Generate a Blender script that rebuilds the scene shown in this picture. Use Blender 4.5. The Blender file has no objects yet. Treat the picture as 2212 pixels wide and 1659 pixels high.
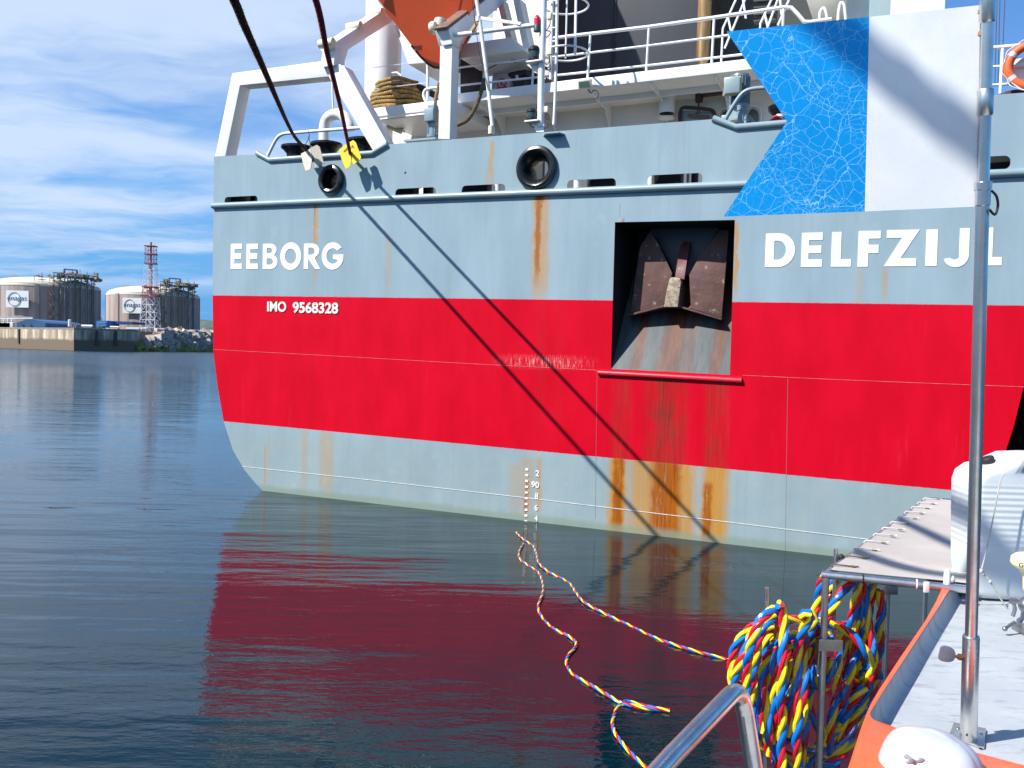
import bpy, bmesh, math, random
from mathutils import Vector, Matrix, noise
from mathutils.geometry import interpolate_bezier
random.seed(7)
sc = bpy.context.scene
COL = sc.collection
R = math.radians

# ------------------------------------------------------------------ camera
F, CX, CY = 1878.0, 1106.0, 829.5          # focal length and centre for a 2212 px wide picture
ROLL, PITCH, EYE = 0.023, math.atan(72 / 1878.0), 2.9
_f = Vector((0, math.cos(PITCH), -math.sin(PITCH)))
_u0 = Vector((0, math.sin(PITCH), math.cos(PITCH)))
_r0 = Vector((1, 0, 0))
_r = _r0 * math.cos(ROLL) + _u0 * math.sin(ROLL)
_u = -_r0 * math.sin(ROLL) + _u0 * math.cos(ROLL)
CAM = Vector((0, 0, EYE))
cam_data = bpy.data.cameras.new("camera")
cam_data.sensor_width = 36.0
cam_data.lens = 36.0 * F / 2212.0
cam_data.clip_start = 0.05
cam_data.clip_end = 20000
cam = bpy.data.objects.new("camera", cam_data)
COL.objects.link(cam)
cam.matrix_world = Matrix(((_r.x, _u.x, -_f.x, CAM.x), (_r.y, _u.y, -_f.y, CAM.y), (_r.z, _u.z, -_f.z, CAM.z), (0, 0, 0, 1)))
sc.camera = cam

# ------------------------------------------------------------------ light
SUN_EL, SUN_AZ = 45.4, 25.0                 # light travels towards +x, 25 degrees towards +y
_a, _l = R(SUN_AZ), R(SUN_EL)
SUNDIR = Vector((math.cos(_a) * math.cos(_l), math.sin(_a) * math.cos(_l), -math.sin(_l)))
sd = bpy.data.lights.new("sun", 'SUN')
sd.energy = 4.6
sd.angle = R(0.53)
sd.color = (1.0, 0.955, 0.90)
sun = bpy.data.objects.new("sun", sd)
COL.objects.link(sun)
sun.rotation_euler = SUNDIR.to_track_quat('-Z', 'Y').to_euler()

world = bpy.data.worlds.new("World")
sc.world = world
world.use_nodes = True

sc.view_settings.view_transform = 'Standard'
sc.view_settings.look = 'None'
sc.view_settings.exposure = 0.75
sc.view_settings.gamma = 1.0
sc.render.engine = 'CYCLES'
sc.cycles.max_bounces = 8
sc.cycles.glossy_bounces = 4
sc.cycles.diffuse_bounces = 4
sc.cycles.caustics_reflective = False
sc.cycles.caustics_refractive = False
sc.cycles.sample_clamp_indirect = 6.0
try:
    sc.cycles.use_denoising = True
except Exception:
    pass

# ------------------------------------------------------------------ node helpers
class S:
    """a node socket with arithmetic"""
    def __init__(self, g, s): self.g, self.s = g, s
    def _m(self, op, b=None, c=None, clamp=False):
        n = self.g.nt.nodes.new('ShaderNodeMath'); n.operation = op; n.use_clamp = clamp
        for i, v in enumerate((self, b, c)):
            if v is None: continue
            if isinstance(v, S): self.g.nt.links.new(v.s, n.inputs[i])
            else: n.inputs[i].default_value = v
        return S(self.g, n.outputs[0])
    def __add__(self, b): return self._m('ADD', b)
    def __sub__(self, b): return self._m('SUBTRACT', b)
    def __mul__(self, b): return self._m('MULTIPLY', b)
    def __truediv__(self, b): return self._m('DIVIDE', b)
    def abs(self): return self._m('ABSOLUTE')
    def clamp(self): return self._m('ADD', 0.0, clamp=True)
    def max(self, b): return self._m('MAXIMUM', b)
    def min(self, b): return self._m('MINIMUM', b)
    def gt(self, b): return self._m('GREATER_THAN', b)
    def pow(self, b): return self._m('POWER', b)
    def sin(self): return self._m('SINE')
    def inv(self): return self._m('MULTIPLY_ADD', -1.0, 1.0)
    def ramp(self, lo, hi):
        n = self.g.nt.nodes.new('ShaderNodeMapRange'); n.interpolation_type = 'SMOOTHSTEP'
        self.g.nt.links.new(self.s, n.inputs[0])
        if lo <= hi:
            n.inputs[1].default_value, n.inputs[2].default_value = lo, hi
        else:
            n.inputs[1].default_value, n.inputs[2].default_value = hi, lo
            n.inputs[3].default_value, n.inputs[4].default_value = 1.0, 0.0
        return S(self.g, n.outputs[0])

class G:
    def __init__(self, nt): self.nt = nt
    def coord(self, kind='Object'):
        return S(self, self.nt.nodes.new('ShaderNodeTexCoord').outputs[kind])
    def sep(self, v):
        n = self.nt.nodes.new('ShaderNodeSeparateXYZ'); self.nt.links.new(v.s, n.inputs[0])
        return [S(self, o) for o in n.outputs]
    def com(self, x, y, z):
        n = self.nt.nodes.new('ShaderNodeCombineXYZ')
        for i, v in enumerate((x, y, z)):
            if isinstance(v, S): self.nt.links.new(v.s, n.inputs[i])
            else: n.inputs[i].default_value = v
        return S(self, n.outputs[0])
    def mapping(self, v, scale=(1, 1, 1), rot=(0, 0, 0), loc=(0, 0, 0)):
        n = self.nt.nodes.new('ShaderNodeMapping'); self.nt.links.new(v.s, n.inputs[0])
        n.inputs['Scale'].default_value = scale; n.inputs['Rotation'].default_value = rot; n.inputs['Location'].default_value = loc
        return S(self, n.outputs[0])
    def noise(self, v, scale=5, detail=4, rough=0.5, dist=0.0, color=False):
        n = self.nt.nodes.new('ShaderNodeTexNoise'); self.nt.links.new(v.s, n.inputs['Vector'])
        n.inputs['Scale'].default_value = scale; n.inputs['Detail'].default_value = detail
        n.inputs['Roughness'].default_value = rough; n.inputs['Distortion'].default_value = dist
        return S(self, n.outputs['Color' if color else 'Fac'])
    def voro(self, v, scale=5, feature='F1', rand=1.0):
        n = self.nt.nodes.new('ShaderNodeTexVoronoi'); n.feature = feature; self.nt.links.new(v.s, n.inputs['Vector'])
        n.inputs['Scale'].default_value = scale; n.inputs['Randomness'].default_value = rand
        return S(self, n.outputs['Distance'])
    def mix(self, fac, a, b, mode='MIX'):
        n = self.nt.nodes.new('ShaderNodeMix'); n.data_type = 'RGBA'; n.blend_type = mode
        for sock, v in ((n.inputs[0], fac), (n.inputs[6], a), (n.inputs[7], b)):
            if isinstance(v, S): self.nt.links.new(v.s, sock)
            elif isinstance(v, tuple): sock.default_value = (v[0], v[1], v[2], 1)
            else: sock.default_value = v
        return S(self, n.outputs[2])
    def vadd(self, a, b):
        n = self.nt.nodes.new('ShaderNodeVectorMath'); n.operation = 'ADD'
        self.nt.links.new(a.s, n.inputs[0]); self.nt.links.new(b.s, n.inputs[1])
        return S(self, n.outputs[0])
    def vscale(self, a, k):
        n = self.nt.nodes.new('ShaderNodeVectorMath'); n.operation = 'SCALE'
        self.nt.links.new(a.s, n.inputs[0]); n.inputs[3].default_value = k
        return S(self, n.outputs[0])
    def bump(self, h, strength=0.3, dist=0.01, normal=None):
        n = self.nt.nodes.new('ShaderNodeBump'); self.nt.links.new(h.s, n.inputs['Height'])
        n.inputs['Strength'].default_value = strength; n.inputs['Distance'].default_value = dist
        if normal: self.nt.links.new(normal.s, n.inputs['Normal'])
        return S(self, n.outputs[0])

def new_mat(name):
    m = bpy.data.materials.new(name); m.use_nodes = True
    b = m.node_tree.nodes['Principled BSDF']
    return m, G(m.node_tree), b
def put(g, b, key, v):
    if isinstance(v, S): g.nt.links.new(v.s, b.inputs[key])
    elif isinstance(v, tuple) and len(v) == 3: b.inputs[key].default_value = (*v, 1)
    else: b.inputs[key].default_value = v

MATS = {}
def pbr(name, col, rough=0.5, metal=0.0, var=0.12, scale=3.0, bump=0.0, bscale=40.0, spots=None, spot_amt=0.0, spot_scale=6.0, stretch=(1, 1, 1), coat=0.0, spec=0.5, bdist=0.004):
    """painted, metal or stone surface: base colour broken up by noise, optional rust or dirt spots"""
    if name in MATS: return MATS[name]
    m, g, b = new_mat(name)
    c = g.mapping(g.coord(), scale=stretch)
    n = g.noise(c, scale, 5, 0.6)
    dark = tuple(x * (1 - var) for x in col); light = tuple(min(1.0, x * (1 + var * 0.6)) for x in col)
    colour = g.mix(n.ramp(0.3, 0.7), dark, light)
    if spots:
        s = g.noise(c, spot_scale, 6, 0.65).ramp(0.74 - 0.22 * spot_amt, 0.80 - 0.16 * spot_amt)
        colour = g.mix(s, colour, spots)
    put(g, b, 'Base Color', colour)
    r = g.noise(c, scale * 2.3, 4, 0.6) * 0.25 + (rough - 0.12)
    put(g, b, 'Roughness', r.clamp())
    b.inputs['Metallic'].default_value = metal
    b.inputs['Specular IOR Level'].default_value = spec
    b.inputs['Coat Weight'].default_value = coat
    if bump:
        put(g, b, 'Normal', g.bump(g.noise(c, bscale, 4, 0.6), bump, bdist))
    MATS[name] = m
    return m

# ------------------------------------------------------------------ sky with thin streaked cloud
def build_world():
    nt = world.node_tree; g = G(nt)
    bg = nt.nodes['Background']
    sky = nt.nodes.new('ShaderNodeTexSky'); sky.sky_type = 'NISHITA'; sky.sun_disc = False
    sky.sun_elevation = R(SUN_EL)
    sky.sun_rotation = math.atan2(-SUNDIR.x, -SUNDIR.y)
    sky.air_density = 1.0; sky.dust_density = 0.35; sky.ozone_density = 2.2; sky.altitude = 0
    d = g.coord('Generated')
    x, y, z = g.sep(d)
    zz = z.max(0.0) + 0.08
    p = g.com(x / zz, y / zz, 0.0)
    w = g.vscale(g.vadd(g.noise(p, 0.7, 4, 0.55, color=True), g.com(-0.5, -0.5, -0.5)), 1.5)
    q = g.mapping(g.vadd(p, w), scale=(0.42, 1.0, 1.0), rot=(0, 0, R(-20)))
    n1 = g.noise(q, 0.85, 8, 0.60)
    n2 = g.noise(g.mapping(p, scale=(0.45, 0.9, 1), rot=(0, 0, R(-15)), loc=(1.1, 5.3, 0)), 0.62, 3, 0.5)
    side = (x * -1.0 + 0.12).ramp(-0.30, 0.12)                   # the cloud bank stands to the left, clear blue to the right
    f_ = n1 * 1.0 + n2 * 0.75 + z.ramp(0.12, 0.34) * 0.16
    dens = (f_ - 0.765).ramp(0.0, 0.26) * side
    low = z.ramp(0.03, 0.10)
    dens = dens * (low * 0.80 + 0.20) * (z.ramp(0.50, 0.33) * 0.80 + 0.20) * 0.95
    skyc = g.mix(1.0, S(g, sky.outputs[0]), (0.62, 0.95, 1.30), 'MULTIPLY')
    skyc = g.mix(z.ramp(0.30, 0.0) * 0.92, skyc, (0.75, 2.75, 5.9))
    cl = g.mix(dens, skyc, (4.7, 5.75, 7.4))
    nt.links.new(cl.s, bg.inputs['Color'])
    bg.inputs['Strength'].default_value = 0.082
build_world()

# ------------------------------------------------------------------ geometry helpers
def ray(px, py): return _f + _r * ((px - CX) / F) - _u * ((py - CY) / F)
def at_z(px, py, z):
    d = ray(px, py); return CAM + d * ((z - EYE) / d.z)
def at_y(px, py, Y):
    d = ray(px, py); return CAM + d * (Y / d.y)
SHIP_O = at_z(568, 1060, 0)
_B = at_z(1700, 1190, 0)
_e = (_B - SHIP_O).normalized()
_d = Vector((-_e.y, _e.x, 0))              # into the ship, away from the camera
SHIP_ROT = math.atan2(_e.y, _e.x)
def T(px, py, d=0.0):
    """point on the plane d metres behind the transom, in ship axes (across, forward, up)"""
    D = ray(px, py); O = SHIP_O + _d * d
    P = CAM + D * (((O - CAM).dot(_d)) / D.dot(_d)) - SHIP_O
    return Vector((P.dot(_e), P.dot(_d), P.z))
def ship_world(p): return SHIP_O + _e * p[0] + _d * p[1] + Vector((0, 0, p[2]))

def spline(pts, n=8, closed=False):
    P = [Vector(p) for p in pts]; out = []
    N = len(P); segs = N if closed else N - 1
    for i in range(segs):
        if closed: a, b, c, d = P[(i - 1) % N], P[i], P[(i + 1) % N], P[(i + 2) % N]
        else: a, b, c, d = P[max(i - 1, 0)], P[i], P[i + 1], P[min(i + 2, N - 1)]
        for k in range(n):
            t = k / n
            out.append(0.5 * ((2 * b) + (c - a) * t + (2 * a - 5 * b + 4 * c - d) * t * t + (3 * b - a - 3 * c + d) * t ** 3))
    if not closed: out.append(P[-1])
    return out
def resample(pts, step):
    out = [pts[0].copy()]; acc = 0.0
    for a, b in zip(pts, pts[1:]):
        L = (b - a).length
        if L < 1e-9: continue
        t = step - acc
        while t <= L:
            out.append(a.lerp(b, t / L)); t += step
        acc = L - (t - step)
    out.append(pts[-1].copy())
    return out
def frames(pts, closed=False):
    N = len(pts); T_ = []
    for i in range(N):
        a = pts[(i - 1) % N] if closed or i else pts[0]
        b = pts[(i + 1) % N] if closed or i < N - 1 else pts[-1]
        t = (b - a)
        T_.append(t.normalized() if t.length > 1e-9 else (T_[-1] if T_ else Vector((0, 0, 1))))
    up = Vector((0, 0, 1)) if abs(T_[0].z) < 0.9 else Vector((1, 0, 0))
    nrm = (up - T_[0] * up.dot(T_[0])).normalized(); fr = []
    for i in range(N):
        nrm = nrm - T_[i] * nrm.dot(T_[i])
        nrm = nrm.normalized() if nrm.length > 1e-9 else Vector((1, 0, 0))
        fr.append((T_[i], nrm, T_[i].cross(nrm)))
    return fr

OFF = {}
class MB:
    """collects shapes, then links them as one mesh object"""
    def __init__(self): self.v, self.f, self.mi = [], [], 0; self.fm = []
    def add(self, vs, fs):
        o = len(self.v); self.v += [Vector(p) for p in vs]
        for f in fs: self.f.append([i + o for i in f]); self.fm.append(self.mi)
        return self
    def box(self, c, s, rot=None):
        M = rot if rot else Matrix.Identity(3)
        vs = [Vector(c) + M @ Vector((sx * s[0] / 2, sy * s[1] / 2, sz * s[2] / 2)) for sx in (-1, 1) for sy in (-1, 1) for sz in (-1, 1)]
        return self.add(vs, [(0, 1, 3, 2), (4, 6, 7, 5), (0, 4, 5, 1), (2, 3, 7, 6), (0, 2, 6, 4), (1, 5, 7, 3)])
    def bar(self, a, b, w, h, up=(0, 0, 1)):
        a, b = Vector(a), Vector(b); t = (b - a).normalized(); u = Vector(up)
        if abs(t.dot(u)) > 0.95: u = Vector((0, 1, 0))
        s = t.cross(u).normalized(); u = s.cross(t)
        vs = [p + s * (i * w / 2) + u * (j * h / 2) for p in (a, b) for i, j in ((-1, -1), (1, -1), (1, 1), (-1, 1))]
        return self.add(vs, [(3, 2, 1, 0), (4, 5, 6, 7), (0, 1, 5, 4), (1, 2, 6, 5), (2, 3, 7, 6), (3, 0, 4, 7)])
    def prism(self, poly, vec):
        P = [Vector(p) for p in poly]; V = Vector(vec); n = len(P)
        nrm = Vector((0, 0, 0))
        for i in range(n): nrm += P[i].cross(P[(i + 1) % n])
        if nrm.dot(V) > 0: P.reverse()
        vs = P + [p + V for p in P]
        fs = [list(range(n)), list(range(2 * n - 1, n - 1, -1))]
        fs += [(i, i + n, (i + 1) % n + n, (i + 1) % n) for i in range(n)]
        return self.add(vs, fs)
    def tube(self, pts, r, n=10, closed=False, caps=True):
        pts = [Vector(p) for p in pts]; fr = frames(pts, closed); N = len(pts); vs = []; fs = []
        for i, (p, (t, a, b)) in enumerate(zip(pts, fr)):
            rr = r[i] if isinstance(r, (list, tuple)) else r
            for k in range(n):
                q = 2 * math.pi * k / n
                vs.append(p + a * (rr * math.cos(q)) + b * (rr * math.sin(q)))
        for i in range(N if closed else N - 1):
            j = (i + 1) % N
            for k in range(n):
                k2 = (k + 1) % n
                fs.append((i * n + k, i * n + k2, j * n + k2, j * n + k))
        if caps and not closed:
            fs.append(list(range(n - 1, -1, -1))); fs.append(list(range((N - 1) * n, N * n)))
        return self.add(vs, fs)
    def lathe(self, base, axis, prof, n=24, caps=True):
        """profile of (radius, height along axis)"""
        base, ax = Vector(base), Vector(axis).normalized()
        s = Vector((1, 0, 0)) if abs(ax.x) < 0.9 else Vector((0, 1, 0))
        a = (s - ax * s.dot(ax)).normalized(); b = ax.cross(a); vs = []; fs = []
        for (r, h) in prof:
            for k in range(n):
                q = 2 * math.pi * k / n
                vs.append(base + ax * h + a * (r * math.cos(q)) + b * (r * math.sin(q)))
        for i in range(len(prof) - 1):
            for k in range(n):
                k2 = (k + 1) % n
                fs.append((i * n + k, i * n + k2, (i + 1) * n + k2, (i + 1) * n + k))
        if caps and prof[0][0] > 1e-4: fs.append(list(range(n - 1, -1, -1)))
        if caps and prof[-1][0] > 1e-4: fs.append(list(range((len(prof) - 1) * n, len(prof) * n)))
        return self.add(vs, fs)
    def cyl(self, a, b, r, n=16):
        a, b = Vector(a), Vector(b)
        return self.lathe(a, b - a, [(r, 0), (r, (b - a).length)], n)
    def ball(self, c, r, n=12):
        r = r if isinstance(r, (tuple, list)) else (r, r, r); c = Vector(c); m = n // 2; vs = []; fs = []
        for i in range(m + 1):
            th = math.pi * i / m
            for k in range(n):
                ph = 2 * math.pi * k / n
                vs.append(c + Vector((r[0] * math.sin(th) * math.cos(ph), r[1] * math.sin(th) * math.sin(ph), r[2] * math.cos(th))))
        for i in range(m):
            for k in range(n):
                k2 = (k + 1) % n
                fs.append((i * n + k, (i + 1) * n + k, (i + 1) * n + k2, i * n + k2))
        return self.add(vs, fs)
    def torus(self, c, axis, R_, r, n=32, m=10):
        ax = Vector(axis).normalized(); s = Vector((1, 0, 0)) if abs(ax.x) < 0.9 else Vector((0, 1, 0))
        a = (s - ax * s.dot(ax)).normalized(); b = ax.cross(a)
        return self.tube([Vector(c) + a * (R_ * math.cos(2 * math.pi * k / n)) + b * (R_ * math.sin(2 * math.pi * k / n)) for k in range(n)], r, m, closed=True)
    def build(self, name, mats, parent=None, off=None, ship=False, bevel=0.0, smooth=38, segs=2):
        if off is None: off = OFF[parent.name] if parent else (0, 0, 0)
        off = Vector(off)
        me = bpy.data.meshes.new(name)
        me.from_pydata([p - off for p in self.v], [], self.f)
        if not isinstance(mats, (list, tuple)): mats = [mats]
        for m in mats: me.materials.append(m)
        if len(mats) > 1: me.polygons.foreach_set('material_index', self.fm)
        bm = bmesh.new(); bm.from_mesh(me)
        bmesh.ops.remove_doubles(bm, verts=bm.verts, dist=1e-5)
        bmesh.ops.recalc_face_normals(bm, faces=bm.faces)
        if bevel > 0:
            ed = [e for e in bm.edges if len(e.link_faces) == 2 and e.calc_face_angle(0) > R(40)]
            bmesh.ops.bevel(bm, geom=ed, offset=bevel, segments=segs, profile=0.6, affect='EDGES', clamp_overlap=True)
        bm.to_mesh(me); bm.free()
        me.shade_smooth()
        me.set_sharp_from_angle(angle=R(smooth))
        o = bpy.data.objects.new(name, me); COL.objects.link(o)
        if parent: o.parent = parent
        else:
            if ship:
                o.location = ship_world(off); o.rotation_euler = (0, 0, SHIP_ROT)
            else: o.location = off
        OFF[o.name] = off
        return o

def tag(o, label, cat=None, group=None, kind=None):
    if label: o['label'] = label
    if cat: o['category'] = cat
    if group: o['group'] = group
    if kind: o['kind'] = kind
    return o
def thing(name, label, cat, off, ship=False, group=None):
    o = bpy.data.objects.new(name, None); COL.objects.link(o)
    o.empty_display_size = 0.2
    if ship: o.location = ship_world(off); o.rotation_euler = (0, 0, SHIP_ROT)
    else: o.location = Vector(off)
    OFF[o.name] = Vector(off)
    return tag(o, label, cat, group)

def flat(loops, depth, place, bevel=0.0, offset=0.0):
    """outline with holes -> verts, faces of a sheet with thickness; place maps (x, y, z) to 3-D"""
    cu = bpy.data.curves.new("outline", 'CURVE'); cu.dimensions = '2D'; cu.fill_mode = 'BOTH'; cu.extrude = depth / 2; cu.bevel_depth = bevel; cu.offset = offset
    for lp in loops:
        s = cu.splines.new('POLY'); s.points.add(len(lp) - 1); s.use_cyclic_u = True
        for i, p in enumerate(lp): s.points[i].co = (p[0], p[1], 0, 1)
    return _curve_out(cu, place)
def lettering(body, size, depth, place, bold=0.0, font_space=1.0, align='LEFT'):
    cu = bpy.data.curves.new("lettering", 'FONT'); cu.body = body; cu.size = size; cu.extrude = depth / 2; cu.offset = bold
    cu.space_character = font_space; cu.align_x = align; cu.resolution_u = 6
    return _curve_out(cu, place)
def _curve_out(cu, place):
    ob = bpy.data.objects.new("outline", cu); COL.objects.link(ob)
    bpy.context.view_layer.update()
    ev = ob.evaluated_get(bpy.context.evaluated_depsgraph_get())
    me = ev.to_mesh()
    vs = [Vector(place(v.co.x, v.co.y, v.co.z)) for v in me.vertices]; fs = [list(p.vertices) for p in me.polygons]
    ev.to_mesh_clear()
    bpy.data.objects.remove(ob); bpy.data.curves.remove(cu)
    return vs, fs

def strands(center, Rr, pitch, step=None):
    """three helical strand centre lines laid round a rope centre line; strand radius = Rr*0.53"""
    pts = resample(center, step or abs(pitch) / 10.0); fr = frames(pts); res = []
    for k in range(3):
        out = []; s = 0.0
        for i, (p, (t, a, b)) in enumerate(zip(pts, fr)):
            if i: s += (p - pts[i - 1]).length
            q = 2 * math.pi * (s / pitch + k / 3.0)
            out.append(p + a * (Rr * 0.5 * math.cos(q)) + b * (Rr * 0.5 * math.sin(q)))
        res.append(out)
    return res

# ------------------------------------------------------------------ water
def water_mat():
    m, g, b = new_mat("harbour_water")
    c = g.coord('Object')
    x, y, z = g.sep(c)
    put(g, b, 'Base Color', (0.0006, 0.013, 0.021))
    put(g, b, 'Roughness', y.ramp(70.0, 130.0) * 0.17 + y.ramp(22.0, 60.0) * 0.035 + 0.012)
    b.inputs['IOR'].default_value = 1.37
    # slow swell lanes, ripples and patches where the breeze touches down
    lanes = g.noise(g.mapping(c, scale=(0.16, 0.85, 1), rot=(0, 0, R(-14))), 1.0, 3, 0.55)
    patch = g.noise(g.mapping(c, scale=(0.10, 0.22, 1), rot=(0, 0, R(-20)), loc=(4.2, 1.3, 0)), 1.0, 3, 0.5).ramp(0.38, 0.62)
    near = y.ramp(9.0, 3.5)
    left = x.ramp(2.0, -3.0)
    rip = g.noise(g.mapping(c, scale=(2.2, 6.5, 1), rot=(0, 0, R(-12))), 1.0, 4, 0.55)
    fine = g.noise(g.mapping(c, scale=(9.0, 20.0, 1), rot=(0, 0, R(10))), 1.0, 2, 0.5)
    amt = patch * 0.55 + near * left * 0.9 + 0.22
    h = lanes * (left * y.ramp(24.0, 13.0) * 0.048 + 0.016) + rip * amt * 0.0105 + fine * amt * 0.0016
    far_ = y.ramp(70.0, 120.0) * 3.2 + y.ramp(20.0, 60.0) * 0.28
    chop = g.noise(g.mapping(c, scale=(0.45, 1.3, 1), rot=(0, 0, R(-6))), 1.0, 4, 0.6)
    h = h + chop * far_ * 0.16
    put(g, b, 'Normal', g.bump(h, 1.0, 1.0))
    return m
m = MB()
W = 6000.0
m.add([(-W, -40, 0), (W, -40, 0), (W, W, 0), (-W, W, 0)], [(0, 1, 2, 3)])
tag(m.build('water', water_mat()), 'calm blue harbour water reflecting the hull', kind='structure')

# ------------------------------------------------------------------ the ship
ship = thing('cargo_ship', 'grey and red cargo ship moored stern on with white superstructure', 'ship', (0, 0, 0), ship=True)

def hull_mat():
    m, g, b = new_mat("hull_paint")
    c = g.coord('Object')
    u, d, v = g.sep(c)
    wob = g.noise(g.com(u * 3.0, 0.0, v * 0.35), 1.0, 4, 0.6) - 0.5
    uu = u + wob * 0.10 + (g.noise(g.com(u * 6.0, 0.0, v * 5.0), 1.0, 4, 0.65) - 0.5) * 0.15
    fine = g.noise(g.com(u * 34.0, 0.0, v * 1.1), 1.0, 4, 0.7)
    blot = g.noise(c, 2.6, 6, 0.65)
    mott = g.noise(g.com(u * 1.4, d, v * 0.30), 1.0, 5, 0.6)
    edge = (g.noise(g.com(u * 16.0, 0.0, v * 4.0), 1.0, 3, 0.6) - 0.5) * 0.016
    top = (u * -0.0159 + 3.866) + edge
    bot = (u * -0.0167 + 1.3105) + edge
    red = ((v - bot).ramp(-0.006, 0.006)) * ((top - v).ramp(-0.006, 0.006))
    grey = g.mix(mott.ramp(0.3, 0.72), (0.232, 0.318, 0.362), (0.278, 0.374, 0.416))
    # the grey below is weathered: pale chalky patches and a tide stain
    low = v.ramp(1.35, 1.0)
    grey = g.mix(low * 0.45, grey, g.mix(blot.ramp(0.35, 0.65), (0.235, 0.305, 0.305), (0.29, 0.335, 0.295)))
    redc = g.mix(g.noise(g.com(u * 2.2, d, v * 0.7), 1.0, 4, 0.6).ramp(0.3, 0.7), (0.50, 0.002, 0.013), (0.57, 0.003, 0.018))
    chalk = (g.noise(g.com(u * 60.0, 0.0, v * 3.0), 1.0, 3, 0.7)).ramp(0.62, 0.85) * g.noise(c, 1.3, 3).ramp(0.5, 0.75)
    redc = g.mix(chalk * 0.16, redc, (0.75, 0.42, 0.42))
    patch_ = g.noise(g.com(u * 7.0, 0.0, v * 6.0), 1.0, 5, 0.7).ramp(0.50, 0.58) * (u - T(1438, 890).x).abs().ramp(0.24, 0.08) * (v - T(1438, 893).z).abs().ramp(0.13, 0.04)
    redc = g.mix(patch_ * 0.85, redc, (0.10, 0.035, 0.03))
    dirt = g.noise(g.com(u * 11.0, 0.0, v * 0.22), 1.0, 4, 0.7)
    grey = g.mix(dirt.ramp(0.50, 0.78) * 0.34, grey, (0.225, 0.245, 0.225))
    grey = g.mix(g.noise(g.com(u * 2.1, 0.0, v * 1.7), 1.0, 5, 0.7).ramp(0.56, 0.72) * 0.28, grey, (0.34, 0.44, 0.48))
    tinge = g.noise(g.com(u * 17.0, 0.0, v * 0.35), 1.0, 3, 0.6).ramp(0.64, 0.80)
    grey = g.mix(tinge * 0.35, grey, (0.36, 0.29, 0.15))
    redc = g.mix(dirt.ramp(0.52, 0.80) * 0.40, redc, (0.42, 0.006, 0.016))
    redc = g.mix(g.noise(g.com(u * 5.0, 0.0, v * 0.4), 1.0, 4, 0.7).ramp(0.60, 0.80) * 0.35, redc, (0.72, 0.035, 0.05))
    col = g.mix(red, grey, redc)
    orange = None; yellow = None; dark = None
    def streak(px, hw, y0, y1, amt, warp=1.0):
        a, e = T(px, y0), T(px, y1)
        w = hw / 128.0
        core = ((uu - a.x).abs() / w).ramp(1.0, 0.35)
        rng = (v - e.z).ramp(-0.02, (0.10 if y1 > 1150 else 0.35) * (a.z - e.z)) * (v - a.z).ramp(0.05, -0.10)
        return core * rng * amt
    def total(lst):
        t = None
        for s in lst:
            k = streak(*s); t = k if t is None else t.max(k)
        return t
    st = fine.ramp(0.25, 0.65)
    yl = total([(1170, 30, 415, 690, 0.62), (1163, 17, 418, 660, 0.75), (683, 11, 425, 640, 0.40), (681, 5, 430, 560, 0.8), (1592, 6, 478, 662, 0.75),
                (1912, 7, 575, 655, 0.35), (842, 12, 500, 650, 0.22), (1336, 30, 985, 1195, 0.95), (1400, 52, 985, 1195, 0.80), (1470, 46, 985, 1195, 0.9),
                (1546, 38, 990, 1205, 0.95), (1166, 9, 985, 1130, 0.55), (1140, 22, 985, 1140, 0.35), (705, 26, 925, 1095, 0.38), (573, 5, 960, 1075, 0.6),
                (660, 16, 925, 1085, 0.26), (1120, 30, 1000, 1130, 0.26), (1060, 13, 360, 420, 0.3), (1062, 7, 300, 400, 0.55), (1860, 10, 575, 690, 0.22), (742, 9, 690, 780, 0.2)])
    og = total([(1163, 9, 418, 630, 0.75), (1338, 17, 960, 1195, 0.95), (1440, 40, 905, 1215, 1.0), (1452, 26, 960, 1215, 1.0), (1530, 15, 1040, 1215, 0.95),
                (1540, 13, 915, 1020, 0.8), (1138, 6, 1035, 1140, 0.75), (1412, 6, 1050, 1110, 0.9), (681, 4, 430, 470, 0.5), (1345, 6, 470, 482, 0.8), (1166, 12, 412, 440, 0.9)])
    dk = total([(1440, 60, 815, 1250, 0.62), (1440, 30, 812, 1120, 0.9), (1345, 32, 820, 1250, 0.48), (1548, 32, 820, 1250, 0.55), (1475, 20, 830, 1060, 0.55), (1210, 20, 650, 990, 0.10), (1170, 18, 660, 980, 0.14)])
    blots = g.noise(g.com(u * 9.0, 0.0, v * 3.2), 1.0, 6, 0.7)
    col = g.mix(dk * (blots.ramp(0.30, 0.56) * 0.75 + 0.25) * (g.noise(g.com(u * 4.5, 0.0, v * 2.4), 1.0, 5, 0.7).ramp(0.32, 0.58) * 0.7 + 0.3) * red, col, g.mix(fine.ramp(0.35, 0.7), (0.17, 0.018, 0.013), (0.28, 0.042, 0.022)))
    col = g.mix(yl * (st * 0.40 + 0.65).min(1.0) * red.inv(), col, (0.44, 0.20, 0.008))
    ogm = og * blots.ramp(0.26, 0.46)
    col = g.mix(ogm * red.inv() * 0.95, col, g.mix(fine.ramp(0.3, 0.75), (0.20, 0.036, 0.003), (0.40, 0.115, 0.004)))
    flecks = g.noise(c, 22.0, 4, 0.7).ramp(0.66, 0.74) * og
    col = g.mix(flecks, col, (0.045, 0.016, 0.012))
    for px_, py_, s_ in ((593, 655, 0.085), (602, 664, 0.05), (729, 662, 0.06), (731, 655, 0.05)):
        q_ = T(px_, py_)
        k_ = (((u - q_.x).abs() + (v - q_.z).abs() * 0.8) + (blots - 0.5) * 0.12).ramp(s_, s_ * 0.6)
        col = g.mix(k_, col, (0.12, 0.05, 0.025))
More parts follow.
